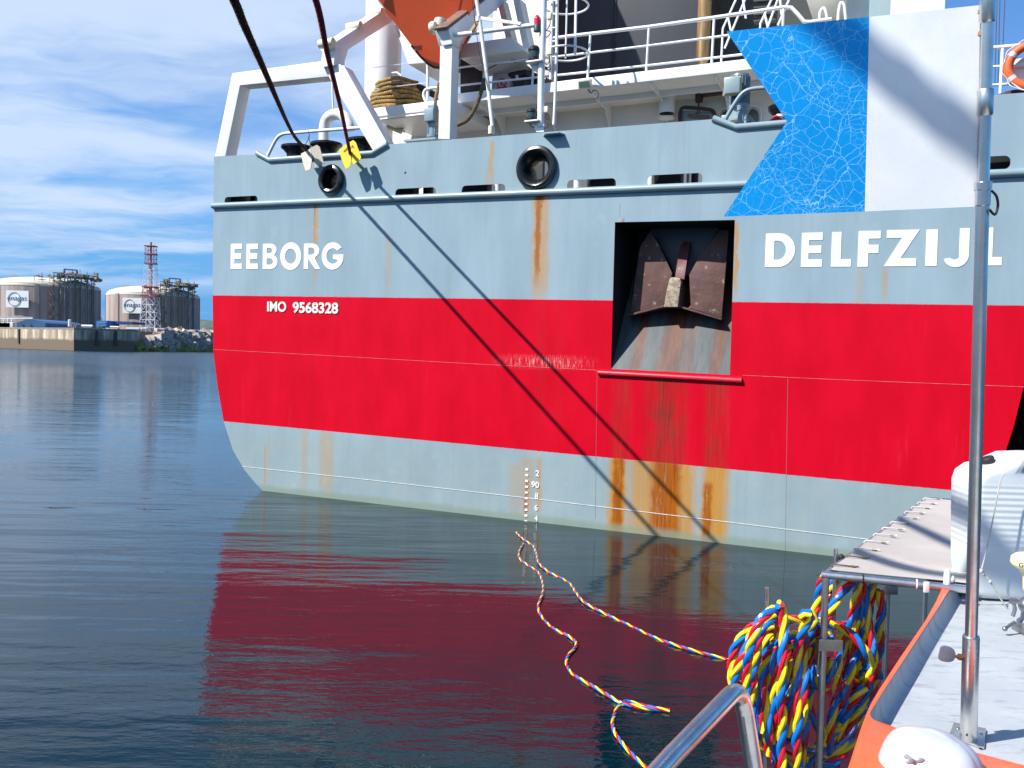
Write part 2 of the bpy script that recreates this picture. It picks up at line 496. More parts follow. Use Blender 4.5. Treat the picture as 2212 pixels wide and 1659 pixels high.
    # scuffs: pale scratches and one torn patch of primer
    scuff = g.noise(g.com(u * 90.0, 0.0, v * 5.0), 1.0, 4, 0.75).ramp(0.50, 0.66) * (u - 6.0).abs().ramp(1.1, 0.2) * (v - 2.72).abs().ramp(0.15, 0.03)
    col = g.mix(scuff.min(1.0) * 0.95, col, (0.8, 0.55, 0.53))
    # wet weedy strip at the waterline
    weed = (v + (blot - 0.5) * 0.10).ramp(0.17, 0.05)
    col = g.mix(weed * 0.70, col, (0.20, 0.26, 0.19))
    put(g, b, 'Base Color', col)
    rough = (mott * 0.16 + 0.30) + (ogm + yl * 0.5).min(1.0) * 0.35 - weed * 0.15
    put(g, b, 'Roughness', rough)
    b.inputs['Specular IOR Level'].default_value = 0.08
    dents = g.noise(g.com(u * 0.9, 0.0, v * 0.55), 1.0, 2, 0.4)
    plates = g.noise(c, 55.0, 3, 0.6)
    put(g, b, 'Normal', g.bump(dents * 0.05 + plates * 0.0011 + ogm * 0.0015, 0.8, 1.0))
    return m
HULL = hull_mat()
GREY = pbr("grey_paint", (0.235, 0.32, 0.35), 0.36, var=0.12, scale=1.6, spots=(0.34, 0.13, 0.04), spot_amt=0.12, spot_scale=5.0, stretch=(1, 1, 0.5))
WHITE = pbr("white_ship_paint", (0.78, 0.79, 0.78), 0.34, var=0.07, scale=1.4, spots=(0.52, 0.30, 0.10), spot_amt=0.05, spot_scale=2.6, stretch=(1, 1, 0.4))
CREAM = pbr("cream_paint", (0.72, 0.66, 0.50), 0.42, var=0.12, scale=4, spots=(0.42, 0.20, 0.06), spot_amt=0.25, spot_scale=8)
RUSTYWHITE = pbr("rust_streaked_white", (0.74, 0.73, 0.68), 0.42, var=0.1, scale=3, spots=(0.40, 0.17, 0.035), spot_amt=0.75, spot_scale=4.0, stretch=(1, 1, 0.5))
WALL = pbr("deckhouse_paint", (0.76, 0.735, 0.67), 0.45, var=0.08, scale=0.9)
DARKGREY = pbr("dark_grey_casing", (0.030, 0.036, 0.043), 0.55, var=0.2, scale=0.8, stretch=(1, 1, 0.4))
BLACK = pbr("black_gloss_paint", (0.012, 0.013, 0.015), 0.26, var=0.3, scale=6, spots=(0.10, 0.06, 0.04), spot_amt=0.15, spot_scale=14, bump=0.25, bscale=30)
INNER = pbr("inside_shade_black", (0.012, 0.013, 0.015), 0.6, var=0.3, scale=3)  # near-black stands for the shade inside the pocket and deck openings
SEAMR = pbr("red_weld_bead", (0.66, 0.10, 0.11), 0.45, var=0.3, scale=9)
SEAMC = pbr("weld_bead_paint", (0.52, 0.55, 0.52), 0.45, var=0.2, scale=12)
BRASS = pbr("weathered_exhaust", (0.34, 0.22, 0.10), 0.45, 0.55, var=0.45, scale=3.0, stretch=(3, 3, 0.3))
RUBBER = pbr("black_rubber", (0.015, 0.015, 0.016), 0.6, var=0.3, scale=8)

def loc2(px, py): p = T(px, py); return (p.x, p.z)
def circle(c, rx, ry, n=36): return [(c[0] + rx * math.cos(2 * math.pi * k / n), c[1] + ry * math.sin(2 * math.pi * k / n)) for k in range(n)]
def rrect(x0, x1, y0, y1, slope, r, n=6):
    out = []
    for cx, cy, a0 in ((x1 - r, y1 - r, 0), (x0 + r, y1 - r, 90), (x0 + r, y0 + r, 180), (x1 - r, y0 + r, 270)):
        for k in range(n + 1):
            q = R(a0 + 90 * k / n); x = cx + r * math.cos(q); out.append((x, cy + r * math.sin(q) + slope * (x - x0)))
    return out
# outline of the stern
left_edge = [(463, 338), (461, 450), (459, 640), (461, 760), (470, 835), (483, 910), (503, 972), (528, 1015), (552, 1044), (568, 1060)]
LE = [loc2(*p) for p in left_edge]
U0, U1 = LE[1][0], 13.08
LE[0] = (U0, LE[0][1]); LE[2] = (U0, LE[2][1])
bulge = [(p[0] - U0, p[1]) for p in LE]
below = [(bulge[-1][0] + 0.5, -0.35), (bulge[-1][0] + 1.5, -0.8)]
RE = [(U1 - x, z) for x, z in (bulge + below)]
topl = [(560, 333), (583, 346), (805, 331), (836, 312), (1545, 257), (1590, 275), (1980, 243), (2025, 219), (2160, 204)]
TOP = [loc2(*p) for p in topl]
RE[0] = (U1, TOP[-1][1] - 0.01)
outline = LE + [(U0 + x, z) for x, z in below]
outline = outline + RE[::-1] + TOP[::-1]
pk = [T(1328, 480), T(1587, 475), T(1577, 810), T(1320, 797)]
PU0, PU1 = (pk[0].x + pk[3].x) / 2, (pk[1].x + pk[2].x) / 2
PV = [pk[0].z, pk[1].z, pk[2].z, pk[3].z]
pocket = [(PU0, PV[0]), (PU1, PV[1]), (PU1, PV[2]), (PU0, PV[3])]
CH1, CH2 = T(717.5, 389), T(1160, 363)
holes = [pocket, circle((CH1.x, CH1.z), 0.255, 0.255), circle((CH2.x, CH2.z), 0.31, 0.31)]
slots = []
for x0, x1, y0, y1, k in ((485, 556, 424, 443, 1), (853.6, 941, 406, 429, 1), (997, 1091, 399, 421.5, 1), (1225, 1330, 387, 411, 1), (1398, 1516.6, 376, 402, 1), (2085, 2182, 338, 367, 1)):
    a, bq = T((x0 + x1) / 2, y1), T((x0 + x1) / 2, y0)
    uu0, uu1 = T(x0, y1).x, T(x1, y1).x
    slots.append(rrect(uu0, uu1, a.z + 0.009 * (uu1 - uu0), bq.z + 0.009 * (uu1 - uu0), -0.018, 0.075))
holes += slots
m = MB()
vs, fs = flat([outline] + holes, 0.012, lambda x, y, z: (x, z + 0.006, y))
m.add(vs, fs)
TRANSOM = m.build('transom', HULL, ship, smooth=20)
# shell plating running forward from the stern edge
m = MB()
ring = LE + [(U0 + x, z) for x, z in below] + RE[::-1]
ring_low = [p for p in ring]
vs = []; fs = []
N = len(ring_low)
for dd, grow in ((0.0125, 0.0), (4, 0.25), (12, 0.6), (60, 0.6)):
    for (x, z) in ring_low:
        s = (x - (U0 + U1) / 2) / ((U1 - U0) / 2)
        vs.append((x + grow * s, dd, z))
for k in range(3):
    for i in range(N - 1):
        fs.append((k * N + i, k * N + i + 1, (k + 1) * N + i + 1, (k + 1) * N + i))
m.add(vs, fs)
m.build('side_shell', HULL, ship)
m = MB()
m.box(((U0 + U1) / 2, 30.0, 5.40), (U1 - U0 - 0.04, 59.9, 0.06))
m.build('mooring_deck', pbr("pale_deck_paint", (0.40, 0.365, 0.31), 0.7, var=0.3, scale=2), ship)
# rubbing pipe along the stern
m = MB()
rail = [T(462, 445), T(900, 427), T(1330, 410), T(1600, 399), T(1900, 387), T(2212, 373)]
rail = [Vector((p.x, -0.02, p.z)) for p in rail]; rail[0].x = U0; rail.append(Vector((U1, -0.02, rail[-1].z - 0.01)))
m.tube(rail, 0.058, 14)
m.build('rubbing_pipe', GREY, ship)
for pts, r in (([(460, 755), (700, 768), (1000, 785), (1290, 800)], 0.0045), ([(1605, 811), (1800, 820), (2000, 828), (2212, 836)], 0.0045),
            ([(525, 1008), (800, 1037), (1140, 1076), (1500, 1119), (1800, 1156), (2060, 1188)], 0.0065)):
    m = MB(); m.tube([Vector((T(*p).x, -0.001, T(*p).z)) for p in pts], r, 6); m.build('weld_seam', SEAMR if r < .005 else SEAMC, ship)
for pts in ([(1339, 440), (1339, 470)], [(1702, 815), (1696, 1190)], [(1290, 800), (1286, 1120)]):
    m = MB(); m.tube([Vector((T(*p).x, -0.0005, T(*p).z)) for p in pts], 0.0028, 5); m.build('plate_joint', pbr("dark_joint", (0.20, 0.17, 0.18), 0.6), ship)
# red half-pipe under the anchor pocket
m = MB()
a, b_ = T(1293.4, 805), T(1602.8, 822)
m.cyl((a.x, -0.012, a.z), (b_.x, -0.012, b_.z), 0.045, 14)
m.build('pocket_fender_bar', pbr("red_bar_paint", (0.62, 0.012, 0.03), 0.35, spots=(0.16, 0.03, 0.02), spot_amt=0.5, spot_scale=3.5), ship)

# fairlead edges and rollers in the bulwark notches
def edge_pipe(pts, name):
    m = MB(); P = [Vector((T(*p).x, -0.005, T(*p).z)) for p in pts]
    m.tube(P, 0.052, 12); return m.build(name, GREY, ship)
edge_pipe([(556, 331), (583, 346), (805, 331), (838, 311)], 'fairlead_edge')
edge_pipe([(1541, 256), (1590, 275), (1980, 243), (2028, 218)], 'fairlead_edge')
for k, (px, py) in enumerate(((641, 322), (705, 318), (785, 312))):
    m = MB(); c0 = T(px, py + 12, 0.42)
    m.lathe((c0.x, c0.y, 6.44), (0, 0, 1), [(0.30, 0), (0.31, 0.02), (0.22, 0.08), (0.19, 0.17), (0.20, 0.26), (0.26, 0.33), (0.31, 0.37), (0.31, 0.41), (0.24, 0.43)], 28)
    m.build('fairlead_roller', BLACK, ship)
for cc, ro, ri in ((CH1, 0.285, 0.115), (CH2, 0.365, 0.155)):
    m = MB()
    prof = [(ro - 0.02, 0.0), (ro, 0.02), (ro + 0.004, 0.045), (ro - 0.02, 0.085), (ro - 0.06, 0.10), (ro - 0.10, 0.085), (ri + 0.075, 0.03), (ri + 0.03, -0.04), (ri + 0.008, -0.13), (ri, -0.22), (ri + 0.02, -0.34), (ri + 0.06, -0.36), (ro - 0.07, -0.12), (ro - 0.065, 0.0)]
    m.lathe((cc.x, 0.0, cc.z), (0, -1, 0), prof, 48, caps=False)
    m.build('mooring_chock', BLACK, ship)
# anchor pocket
import math as _mt
corner = T(1383.5, 716.5, 0)
best = None
for i in range(1, 200):
    dd = i * 0.01; q = T(1383.5, 716.5, dd)
    er = abs((q.x - PU0) - 0.829 * dd)
    if best is None or er < best[0]: best = (er, dd, (q.z - PV[3]) / dd)
PK = max(0.6, min(2.4, best[2]))
PD = 1.25
ftop = PV[3] + PK * PD
m = MB()
zt = PV[0] + 0.0
w = 0.05
vt0, vt1 = PV[0], PV[1]
m.add([(PU0, 0.012, PV[3]), (PU0, 0.012, vt0), (PU0, PD, vt0), (PU0, PD, PV[3])], [(0, 1, 2, 3)])
m.add([(PU1, 0.012, PV[2]), (PU1, 0.012, vt1), (PU1, PD, vt1), (PU1, PD, PV[2])], [(0, 3, 2, 1)])
m.add([(PU0, 0.012, vt0), (PU1, 0.012, vt1), (PU1, PD, vt1), (PU0, PD, vt0)], [(0, 1, 2, 3)])
m.add([(PU0, PD, PV[3]), (PU1, PD, PV[2]), (PU1, PD, vt1), (PU0, PD, vt0)], [(0, 1, 2, 3)])
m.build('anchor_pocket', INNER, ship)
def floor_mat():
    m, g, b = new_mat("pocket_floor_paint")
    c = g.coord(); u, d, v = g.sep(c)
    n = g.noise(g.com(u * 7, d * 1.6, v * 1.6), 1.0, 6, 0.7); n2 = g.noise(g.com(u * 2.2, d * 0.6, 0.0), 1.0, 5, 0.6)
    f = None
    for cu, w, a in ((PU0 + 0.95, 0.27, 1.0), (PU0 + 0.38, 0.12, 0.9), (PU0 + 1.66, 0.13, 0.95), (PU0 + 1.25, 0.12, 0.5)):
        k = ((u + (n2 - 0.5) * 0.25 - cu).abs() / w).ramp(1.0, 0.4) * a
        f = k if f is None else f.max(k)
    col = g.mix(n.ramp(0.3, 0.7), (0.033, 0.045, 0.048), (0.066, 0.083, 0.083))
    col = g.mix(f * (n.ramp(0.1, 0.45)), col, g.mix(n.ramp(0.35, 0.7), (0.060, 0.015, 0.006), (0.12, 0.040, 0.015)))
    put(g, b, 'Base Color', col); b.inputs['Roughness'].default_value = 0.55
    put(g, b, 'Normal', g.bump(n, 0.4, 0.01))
    return m
m = MB()
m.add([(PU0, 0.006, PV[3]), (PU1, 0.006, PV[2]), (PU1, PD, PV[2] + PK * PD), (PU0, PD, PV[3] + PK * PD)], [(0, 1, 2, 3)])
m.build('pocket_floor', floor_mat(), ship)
m = MB()   # bolster plate with the hawse slot, behind the flukes
def Z3(x, y, d): return T(1263.4 + .2611 * x, 447.6 + .2611 * y, d)
outl = [Z3(530, 150, .78), Z3(1130, 150, .78), Z3(905, 470, .78), Z3(860, 560, .70), Z3(745, 560, .70), Z3(690, 430, .78)]
m.prism(outl, (0, 0.04, 0))
m.build('bolster_plate', pbr("dark_blue_steel", (0.055, 0.065, 0.08), 0.5), ship)

# lettering cut from plate and welded on
def glyph(ch, W, H):
    t = 0.20 * H; h = 0.215 * H
    def arc(cx, cy, rx, ry, a0, a1, n=14): return [(cx + rx * math.cos(R(a0 + (a1 - a0) * k / n)), cy + ry * math.sin(R(a0 + (a1 - a0) * k / n))) for k in range(n + 1)]
    if ch == 'E':
        return [[(0, 0), (W, 0), (W, h), (t, h), (t, .40 * H), (W * .95, .40 * H), (W * .95, .62 * H), (t, .62 * H), (t, H - h), (W, H - h), (W, H), (0, H)]]
    if ch == 'F':
        t = .27 * H if W < .7 * H else t
        return [[(0, 0), (t, 0), (t, .38 * H), (W * .93, .38 * H), (W * .93, .61 * H), (t, .61 * H), (t, H - h), (W, H - h), (W, H), (0, H)]]
    if ch == 'L': return [[(0, 0), (W, 0), (W, h), (t * 1.3, h), (t * 1.3, H), (0, H)]]
    if ch == 'I': return [[(0, 0), (W, 0), (W, H), (0, H)]]
    if ch == 'Z': return [[(0, 0), (W * .93, 0), (W * .93, h), (W * .47, h), (W, H), (W * .05, H), (W * .05, H - h), (W * .5, H - h)]]
    if ch == 'D':
        return [[(0, 0), (W * .45, 0)] + arc(W * .45, H / 2, W * .55, H / 2, -90, 90) + [(0, H)],
                [(t * 1.25, h), (t * 1.25, H - h)] + arc(W * .42, H / 2, W * .55 - t * 1.15, H / 2 - h, 90, -90)]
    if ch == 'O':
        return [arc(W / 2, H / 2, W / 2, H * .55, 0, 354, 40), arc(W / 2, H / 2, W / 2 - t * 1.2, H * .55 - h * 1.15, 0, 354, 40)]
    if ch == 'B':
        return [[(0, 0), (W * .55, 0)] + arc(W * .55, .285 * H, W * .45, .285 * H, -90, 62) + arc(W * .5, .76 * H, W * .43, .24 * H, -40, 90) + [(0, H)],
                [(t, .17 * H), (t, .42 * H)] + arc(W * .5, .295 * H, W * .2, .125 * H, 90, -90),
                [(t, .62 * H), (t, .84 * H)] + arc(W * .46, .73 * H, W * .18, .11 * H, 90, -90)]
    if ch == 'R':
        return [[(0, 0), (t * 1.1, 0), (t * 1.1, .40 * H), (W * .70, 0), (W, 0), (W * .68, .41 * H)] + arc(W * .48, .72 * H, W * .46, .28 * H, -62, 90) + [(0, H)],
                [(t * 1.1, .56 * H), (t * 1.1, .84 * H)] + arc(W * .46, .70 * H, W * .20, .14 * H, 90, -90)]
    if ch == 'G':
        o = arc(W / 2, H / 2, W / 2, H * .55, 38, 345, 34); i = arc(W / 2, H / 2, W / 2 - t * 1.15, H * .55 - h * 1.1, 330, 44, 28)
        return [o + [(W, .56 * H), (W * .52, .56 * H), (W * .52, .38 * H)] + i]
    if ch == 'J':
        tt = W * .40
        return [[(W, H), (W - tt, H), (W - tt, .30 * H)] + arc(W * .42, .28 * H, W * .20, .10 * H, 0, -150, 8) + [(0, .20 * H)] + arc(W * .48, .30 * H, W * .52, .32 * H, 215, 360, 16)]
def word(spec, ox, oy, name, k=.2611):
    m = MB()
    for ch, x0, x1, yt, yb in spec:
        a = T(ox + k * x0, oy + k * yb); bq = T(ox + k * x1, oy + k * yb); t = T(ox + k * x0, oy + k * yt)
        Wd, Hd = bq.x - a.x, t.z - a.z
        sl = -0.016
        v_, f_ = flat(glyph(ch, Wd, Hd), 0.016, lambda x, y, z, a=a: (a.x + x, -0.003 + z * 0.4, a.z + y + sl * x))
        m.add(v_, f_)
    return m.build(name, LETTER, ship)
LETTER = pbr("white_letter_paint", (0.80, 0.80, 0.76), 0.4, var=0.08, scale=2.2, spots=(0.62, 0.42, 0.14), spot_amt=0.32, spot_scale=1.7, stretch=(1.6, 1, 0.5))
word([('E', 250, 342, 912, 1120), ('E', 380, 475, 912, 1120), ('B', 515, 637, 912, 1120), ('O', 660, 832, 912, 1118), ('R', 855, 990, 910, 1120), ('G', 1003, 1183, 912, 1115)], 433.2, 288.8, 'ship_name_lettering')
word([('D', 433, 636, 90, 320), ('E', 680, 823, 85, 318), ('L', 886, 1022, 80, 317), ('F', 1068, 1220, 73, 317), ('Z', 1250, 1487, 67, 314), ('I', 1533, 1612, 63, 312), ('J', 1660, 1830, 56, 316), ('L', 1915, 2058, 50, 308)], 1516.1, 476.5, 'home_port_lettering', .3146)
def text_on_hull(body, x0, x1, yb, yt, name, mat, bold=0.0, thick=0.012):
    a, bq, t = T(x0, yb), T(x1, yb), T(x0, yt)
    H = t.z - a.z
    v_, f_ = lettering(body, 1.0, 0.01, lambda x, y, z: (x, y, z), bold)
    mx = max(p.x for p in v_); mn = min(p.x for p in v_); my = max(p.y for p in v_); m0 = min(p.y for p in v_)
    sx = (bq.x - a.x) / (mx - mn); sy = H / (my - m0)
    m = MB(); m.add([(a.x + (p.x - mn) * sx, -0.002 - thick * (0.5 - p.z / 0.01), a.z + (p.y - m0) * sy - 0.016 * (p.x - mn) * sx) for p in v_], f_)
    return m.build(name, mat, ship)
IMOM = pbr("imo_letter_paint", (0.76, 0.72, 0.66), 0.45, spots=(0.28, 0.11, 0.03), spot_amt=0.45, spot_scale=5.0)
text_on_hull('IMO', 578, 619, 673, 651, 'identity_lettering', IMOM, 0.028)
text_on_hull('9568328', 633, 731, 676, 652, 'identity_number', IMOM, 0.028)
m = MB()
zz = []
for txt, xa, xb, yc in (('2', 1157, 1165, 1022), ('90', 1148, 1165, 1046), ('8', 1156, 1163, 1071), ('6', 1155, 1162, 1096), ('4', 1155, 1162, 1119)):
    text_on_hull(txt, xa, xb, yc + 6.5, yc - 6.5, 'draught_mark', LETTER, 0.015, 0.008)
for i in range(10):
    m = MB(); p = T(1138.5 - i * 0.25, 1014 + i * 12.45)
    m.box((p.x, -0.004, p.z), (0.055, 0.012, 0.035)); m.build('draught_tick', LETTER, ship)

# ------------------------------------------------------------------ davits, decks and fittings above the bulwark
def A1(x, y): return (433.2 + .2611 * x, .2611 * y)
def A2(x, y): return (866.3 + .2611 * x, .2611 * y)
def A3(x, y): return (1227.3 + .2611 * x, .2611 * y)
def A4(x, y): return (1634.5 + .2611 * x, .2611 * y)
def A6(x, y): return (794.1 + .19582 * x, .19582 * y)
def A7(x, y): return (938.5 + .18277 * x, .18277 * y)
def A8(x, y): return (1480 + .13055 * x, 144.4 + .13055 * y)
def TU(p, u):
    """point on the sight line of p in the fore-and-aft plane at u"""
    D = ray(*p); O = CAM - SHIP_O
    t = (u - O.dot(_e)) / D.dot(_e); P = O + D * t
    return Vector((P.dot(_e), P.dot(_d), P.z))
def trace(A, pts, d): return [T(*A(*p), d) for p in pts]
def prism_part(name, A, pts, d, depth, mat, parent=ship, bevel=0.012):
    m = MB(); m.prism(trace(A, pts, d), (0, depth, 0)); return m.build(name, mat, parent, bevel=bevel, smooth=25)
def tube_part(name, A, pts, d, r, mat, parent=ship, curve=0, n=10):
    P = trace(A, pts, d)
    if curve: P = spline(P, curve)
    m = MB(); m.tube(P, r, n); return m.build(name, mat, parent)
BROWN = pbr("brown_skid_board", (0.20, 0.115, 0.085), 0.6, var=0.3, scale=4)

# left davit: portal frame in the plane of the stern, slide arm running forward and up
port = prism_part('davit_frame', A1, [(118, 1298), (262, 605), (1075, 497), (1060, 632), (325, 706), (205, 1290)], 0.03, 0.30, WHITE)
m = MB(); m.prism(trace(A1, [(1090, 512), (1185, 545), (1548, 1188), (1432, 1256), (1060, 634)], 0.02), (0, 0.28, 0)); br = m.build('brace', WHITE, port, bevel=0.012, smooth=25)
uL = T(*A1(1120, 505), 0.03).x + 0.02
m = MB(); face = [TU(A1(*p), uL) for p in [(1120, 345), (1500, 95), (1900, -170), (1985, -75), (1222, 410), (1183, 545), (1100, 540)]]
m.prism(face, (-0.30, 0, 0)); arm = m.build('slide_arm', WHITE, port, bevel=0.01, smooth=25)
for q in ((1095, 350), (1322, 212), (1502, 100)):
    c = TU(A1(*q), uL + 0.03); m = MB(); m.cyl(c + Vector((0.02, 0, 0)), c + Vector((-0.30, 0, 0)), 0.085, 18)
    m.cyl(c + Vector((0.03, 0, 0)), c + Vector((0.0, 0, 0)), 0.03, 12); m.build('guide_roller', CREAM, port, bevel=0.01)
m = MB(); m.prism(trace(A1, [(985, 402), (1040, 350), (1105, 345), (1115, 500), (1068, 492), (1035, 470)], 0.0), (0, 0.30, 0)); m.build('head_block', RUSTYWHITE, port, bevel=0.01)
# right davit: upright with a gusseted arm
right = prism_part('davit_post', A6, [(800, 498), (932, 490), (906, 1536), (778, 1532)], 0.05, 0.26, WHITE)
uR = T(*A6(932, 490), 0.05).x
m = MB(); face = [TU(A6(*p), uR) for p in [(893, 322), (1290, 10), (1800, -370), (2050, -350), (1545, 5), (1050, 402), (1000, 520), (932, 492)]]
m.prism(face, (-0.27, 0, 0)); m.build('slide_arm', WHITE, right, bevel=0.008, smooth=25)
m = MB(); m.prism(trace(A6, [(755, 332), (897, 318), (932, 482), (818, 503)], 0.0), (0, 0.24, 0)); m.build('head_block', RUSTYWHITE, right, bevel=0.012)
a, b_ = TU(A6(880, 318), uR) + Vector((-0.135, 0, 0.02)), TU(A6(1700, -300), uR) + Vector((-0.135, 0, 0.02))
m = MB(); m.bar(a, b_, 0.25, 0.04); m.build('skid_board', BROWN, right)
for q in ((732, 312), (1012, 112)):
    c = T(*A6(*q), 0.10 if q[0] < 900 else 0.9); m = MB()
    m.lathe(c + Vector((-0.07, 0, 0)), (1, 0, 0.1), [(0.05, 0), (0.10, 0.01), (0.115, 0.04), (0.115, 0.09), (0.10, 0.12), (0.05, 0.13)], 20)
    m.cyl(c, c + Vector((0.24, 0.0, 0.02)), 0.025, 10); m.build('guide_roller', CREAM, right)
c = T(*A6(800, 252), 0.2); m = MB(); m.cyl(c + Vector((0, 0, -0.07)), c + Vector((0, 0, 0.07)), 0.105, 18); m.build('guide_roller', CREAM, right, bevel=0.015)

# lifeboat cradle, wings of deck and the upper deck
prism_part('boat_cradle', A1, [(1600, 200), (1690, 452), (1716, 532), (1984, 508), (2010, 330)], 1.7, 1.6, WHITE)
prism_part('cradle_beam', A7, [(318, 520), (905, 438), (1062, 600), (304, 690)], 1.5, 1.2, WALL)
prism_part('cradle_leg', A7, [(915, -60), (1008, -20), (1122, 548), (1052, 594)], 1.9, 0.3, WALL)
prism_part('cradle_leg', A7, [(720, -60), (800, -20), (915, 445), (840, 450)], 3.0, 0.3, WALL)
pl = trace(A1, [(1405, 897), (1975, 832), (1975, 915), (1430, 968)], 1.2)
zt, zb = pl[0].z, pl[3].z
m = MB(); x1 = T(*A1(2080, 820), 1.2).x
m.box(((pl[0].x + x1) / 2, 1.2 + 1.6, (zt + zb) / 2), (x1 - pl[0].x, 3.2, zt - zb)); m.build('deck_wing', WHITE, ship, bevel=0.012)
tube_part('wing_pipe', A1, [(1455, 992), (1640, 970), (1855, 944)], 1.2, 0.022, WHITE)
ut = T(989, 202, 1.6); ub = T(989, 222.5, 1.6)
uA = T(962, 205, 1.6).x
m = MB(); uE = T(1960, 150, 1.6).x; m.box(((uA + uE) / 2, 1.6 + 3.2, (ut.z + ub.z) / 2), (uE - uA, 6.4, ut.z - ub.z)); m.build('upper_deck', WHITE, ship, bevel=0.01)
DZ0, DZ1 = ub.z, ut.z
m = MB(); m.bar((uA + 0.1, 2.25, DZ0 - 0.05), (uE - 0.1, 2.25, DZ0 - 0.05), 0.05, 0.10); m.build('deck_girder', WHITE, ship)
for k in range(7):
    x = uA + 0.7 + k * 1.15
    m = MB(); m.prism([(x, 1.66, DZ0 + 0.01), (x, 2.89, DZ0 + 0.01), (x, 2.89, DZ0 - 0.5), (x, 2.5, DZ0 - 0.14), (x, 1.66, DZ0 - 0.08)], (0.015, 0, 0)); m.build('deck_bracket', WHITE, ship)
m = MB(); m.box(((1.0 + uE) / 2, 2.95, (5.42 + DZ0) / 2), (uE - 1.0, 0.10, DZ0 - 5.42)); m.build('deckhouse_wall', WALL, ship)
m = MB(); m.box(((uE + U1) / 2, 4.25, 6.45), (U1 - uE - 0.1, 0.10, 2.1)); m.build('deckhouse_wall', INNER, ship)  # dark wall added to block the sky behind the right-hand slot
# closed side of the mooring deck, seen from below through the openings
m = MB(); m.box((U0 + 0.06, 3.6, 5.98), (0.02, 7.0, 1.1)); m.build('side_bulwark', GREY, ship)
m = MB(); m.box((U1 - 0.06, 3.6, 5.98), (0.02, 7.0, 1.1)); m.build('side_bulwark', GREY, ship)
# bitts glimpsed through the slots; dark blocks and plates added to blacken the openings
for px, dd, w, mat in ((870, 0.7, 0.34, INNER), (900, 1.6, 0.10, WHITE), (925, 0.9, 0.2, BLACK), (1018, 0.8, 0.42, BLACK), (1075, 1.3, 0.12, WHITE), (1247, 1.7, 0.14, WHITE),
                    (1300, 0.8, 0.52, BLACK), (1405, 0.9, 0.12, WHITE), (1440, 0.8, 0.45, BLACK), (1486, 1.1, 0.06, WHITE), (1500, 0.9, 0.12, DARKGREY), (520, 0.6, 0.40, INNER)):
    p = T(px, 415, dd); m = MB()
    m.cyl((p.x, dd, 5.43), (p.x, dd, 6.12), w / 2, 18); m.lathe((p.x, dd, 6.12), (0, 0, 1), [(w / 2 + 0.04, 0), (w / 2 + 0.05, 0.05), (w / 2, 0.09)], 18)
    m.build('deck_bitt', mat, ship)
for px0, px1, dd in ((856, 893, .45), (1000, 1052, .5), (1275, 1326, .45), (1420, 1470, .5), (488, 552, .8), (2090, 2180, .6)):
    a, b_ = T(px0, 415, dd), T(px1, 415, dd); m = MB(); m.box(((a.x + b_.x) / 2, dd + .1, 5.83), (b_.x - a.x, .2, .8)); m.build('slot_dark_block', INNER, ship, bevel=.02)  # black blocks added behind the slots in place of the shade there
a, b_ = T(1120, 365, .75), T(1172, 365, .75); m = MB(); m.box(((a.x + b_.x) / 2, .8, 6.0), (b_.x - a.x, .1, 1.1)); m.build('chock_dark_plate', DARKGREY, ship)  # dark plates added behind the chocks so their holes look unlit
a, b_ = T(690, 389, .9), T(722, 389, .9); m = MB(); m.box(((a.x + b_.x) / 2, .95, 5.95), (b_.x - a.x, .1, 1.0)); m.build('chock_dark_plate', INNER, ship)
m = MB(); p = T(875.5, 373); m.lathe((p.x, -.002, p.z), (0, -1, 0), [(.022, 0), (.020, .003)], 7); m.build('hull_spot', RUBBER, ship)  # small dark disc on the plating
# big white crane column
cl, cr = T(796, 100, 3.2), T(861, 100, 3.2)
m = MB(); cx_, cr_ = (cl.x + cr.x) / 2, (cr.x - cl.x) / 2
m.cyl((cx_, 3.2, 5.4), (cx_, 3.2, 12.6), cr_, 40); m.build('crane_column', WHITE, ship)
tube_part('lifting_hook', A1, [(1585, 605), (1625, 600), (1662, 628)], 2.7, 0.022, RUSTYWHITE)
# goose-neck vent
P = trace(A1, [(1023, 1230), (1024, 1080), (1045, 990), (1110, 945), (1180, 960), (1225, 1030), (1235, 1075)], 1.9)
m = MB(); P = [Vector((P[0].x, 1.9, 5.4))] + P; m.tube(spline(P, 6), 0.118, 18); m.build('goose_neck_vent', WHITE, ship)
tube_part('notch_guard_rail', A1, [(556, 1290), (600, 1200), (640, 1135), (690, 1107), (760, 1100), (1000, 1080), (1335, 1056)], 0.06, 0.032, WHITE, curve=4)
tube_part('notch_guard_rail', A8, [(668, 868), (770, 690), (905, 490), (1000, 405), (1120, 365), (1330, 345), (1900, 300)], 0.06, 0.034, GREY, curve=5)
# wire lashings over the lifeboat deck
tube_part('wire_stay', A1, [(1215, 587), (1705, 525)], 1.2, 0.006, WHITE, n=5)
tube_part('wire_stay', A1, [(1130, 782), (1385, 742), (1872, 685)], 1.2, 0.007, WHITE, n=5)
tube_part('rail_post', A1, [(1880, 510), (1879, 860)], 1.3, 0.03, WHITE)
tube_part('grab_rail', A1, [(1985, 724), (1905, 731), (1862, 745), (1846, 790), (1870, 850), (1898, 885)], 0.7, 0.03, WHITE, curve=4)
tube_part('light_stay', A1, [(1090, 620), (1092, 780), (1098, 900)], 0.9, 0.02, WHITE)
# fluorescent lamp under the wing
p, q = T(*A1(1555, 1040), 2.2), T(*A1(1680, 1085), 2.2)
m = MB(); m.bar(p, q, 0.12, 0.05); fl = m.build('strip_lamp', WALL, ship)
m = MB(); m.cyl(p + Vector((0.02, -0.06, -0.04)), q + Vector((-0.02, -0.06, -0.04)), 0.035, 12); m.build('lamp_cover', pbr("yellowed_acrylic", (0.70, 0.68, 0.30), 0.25), fl)

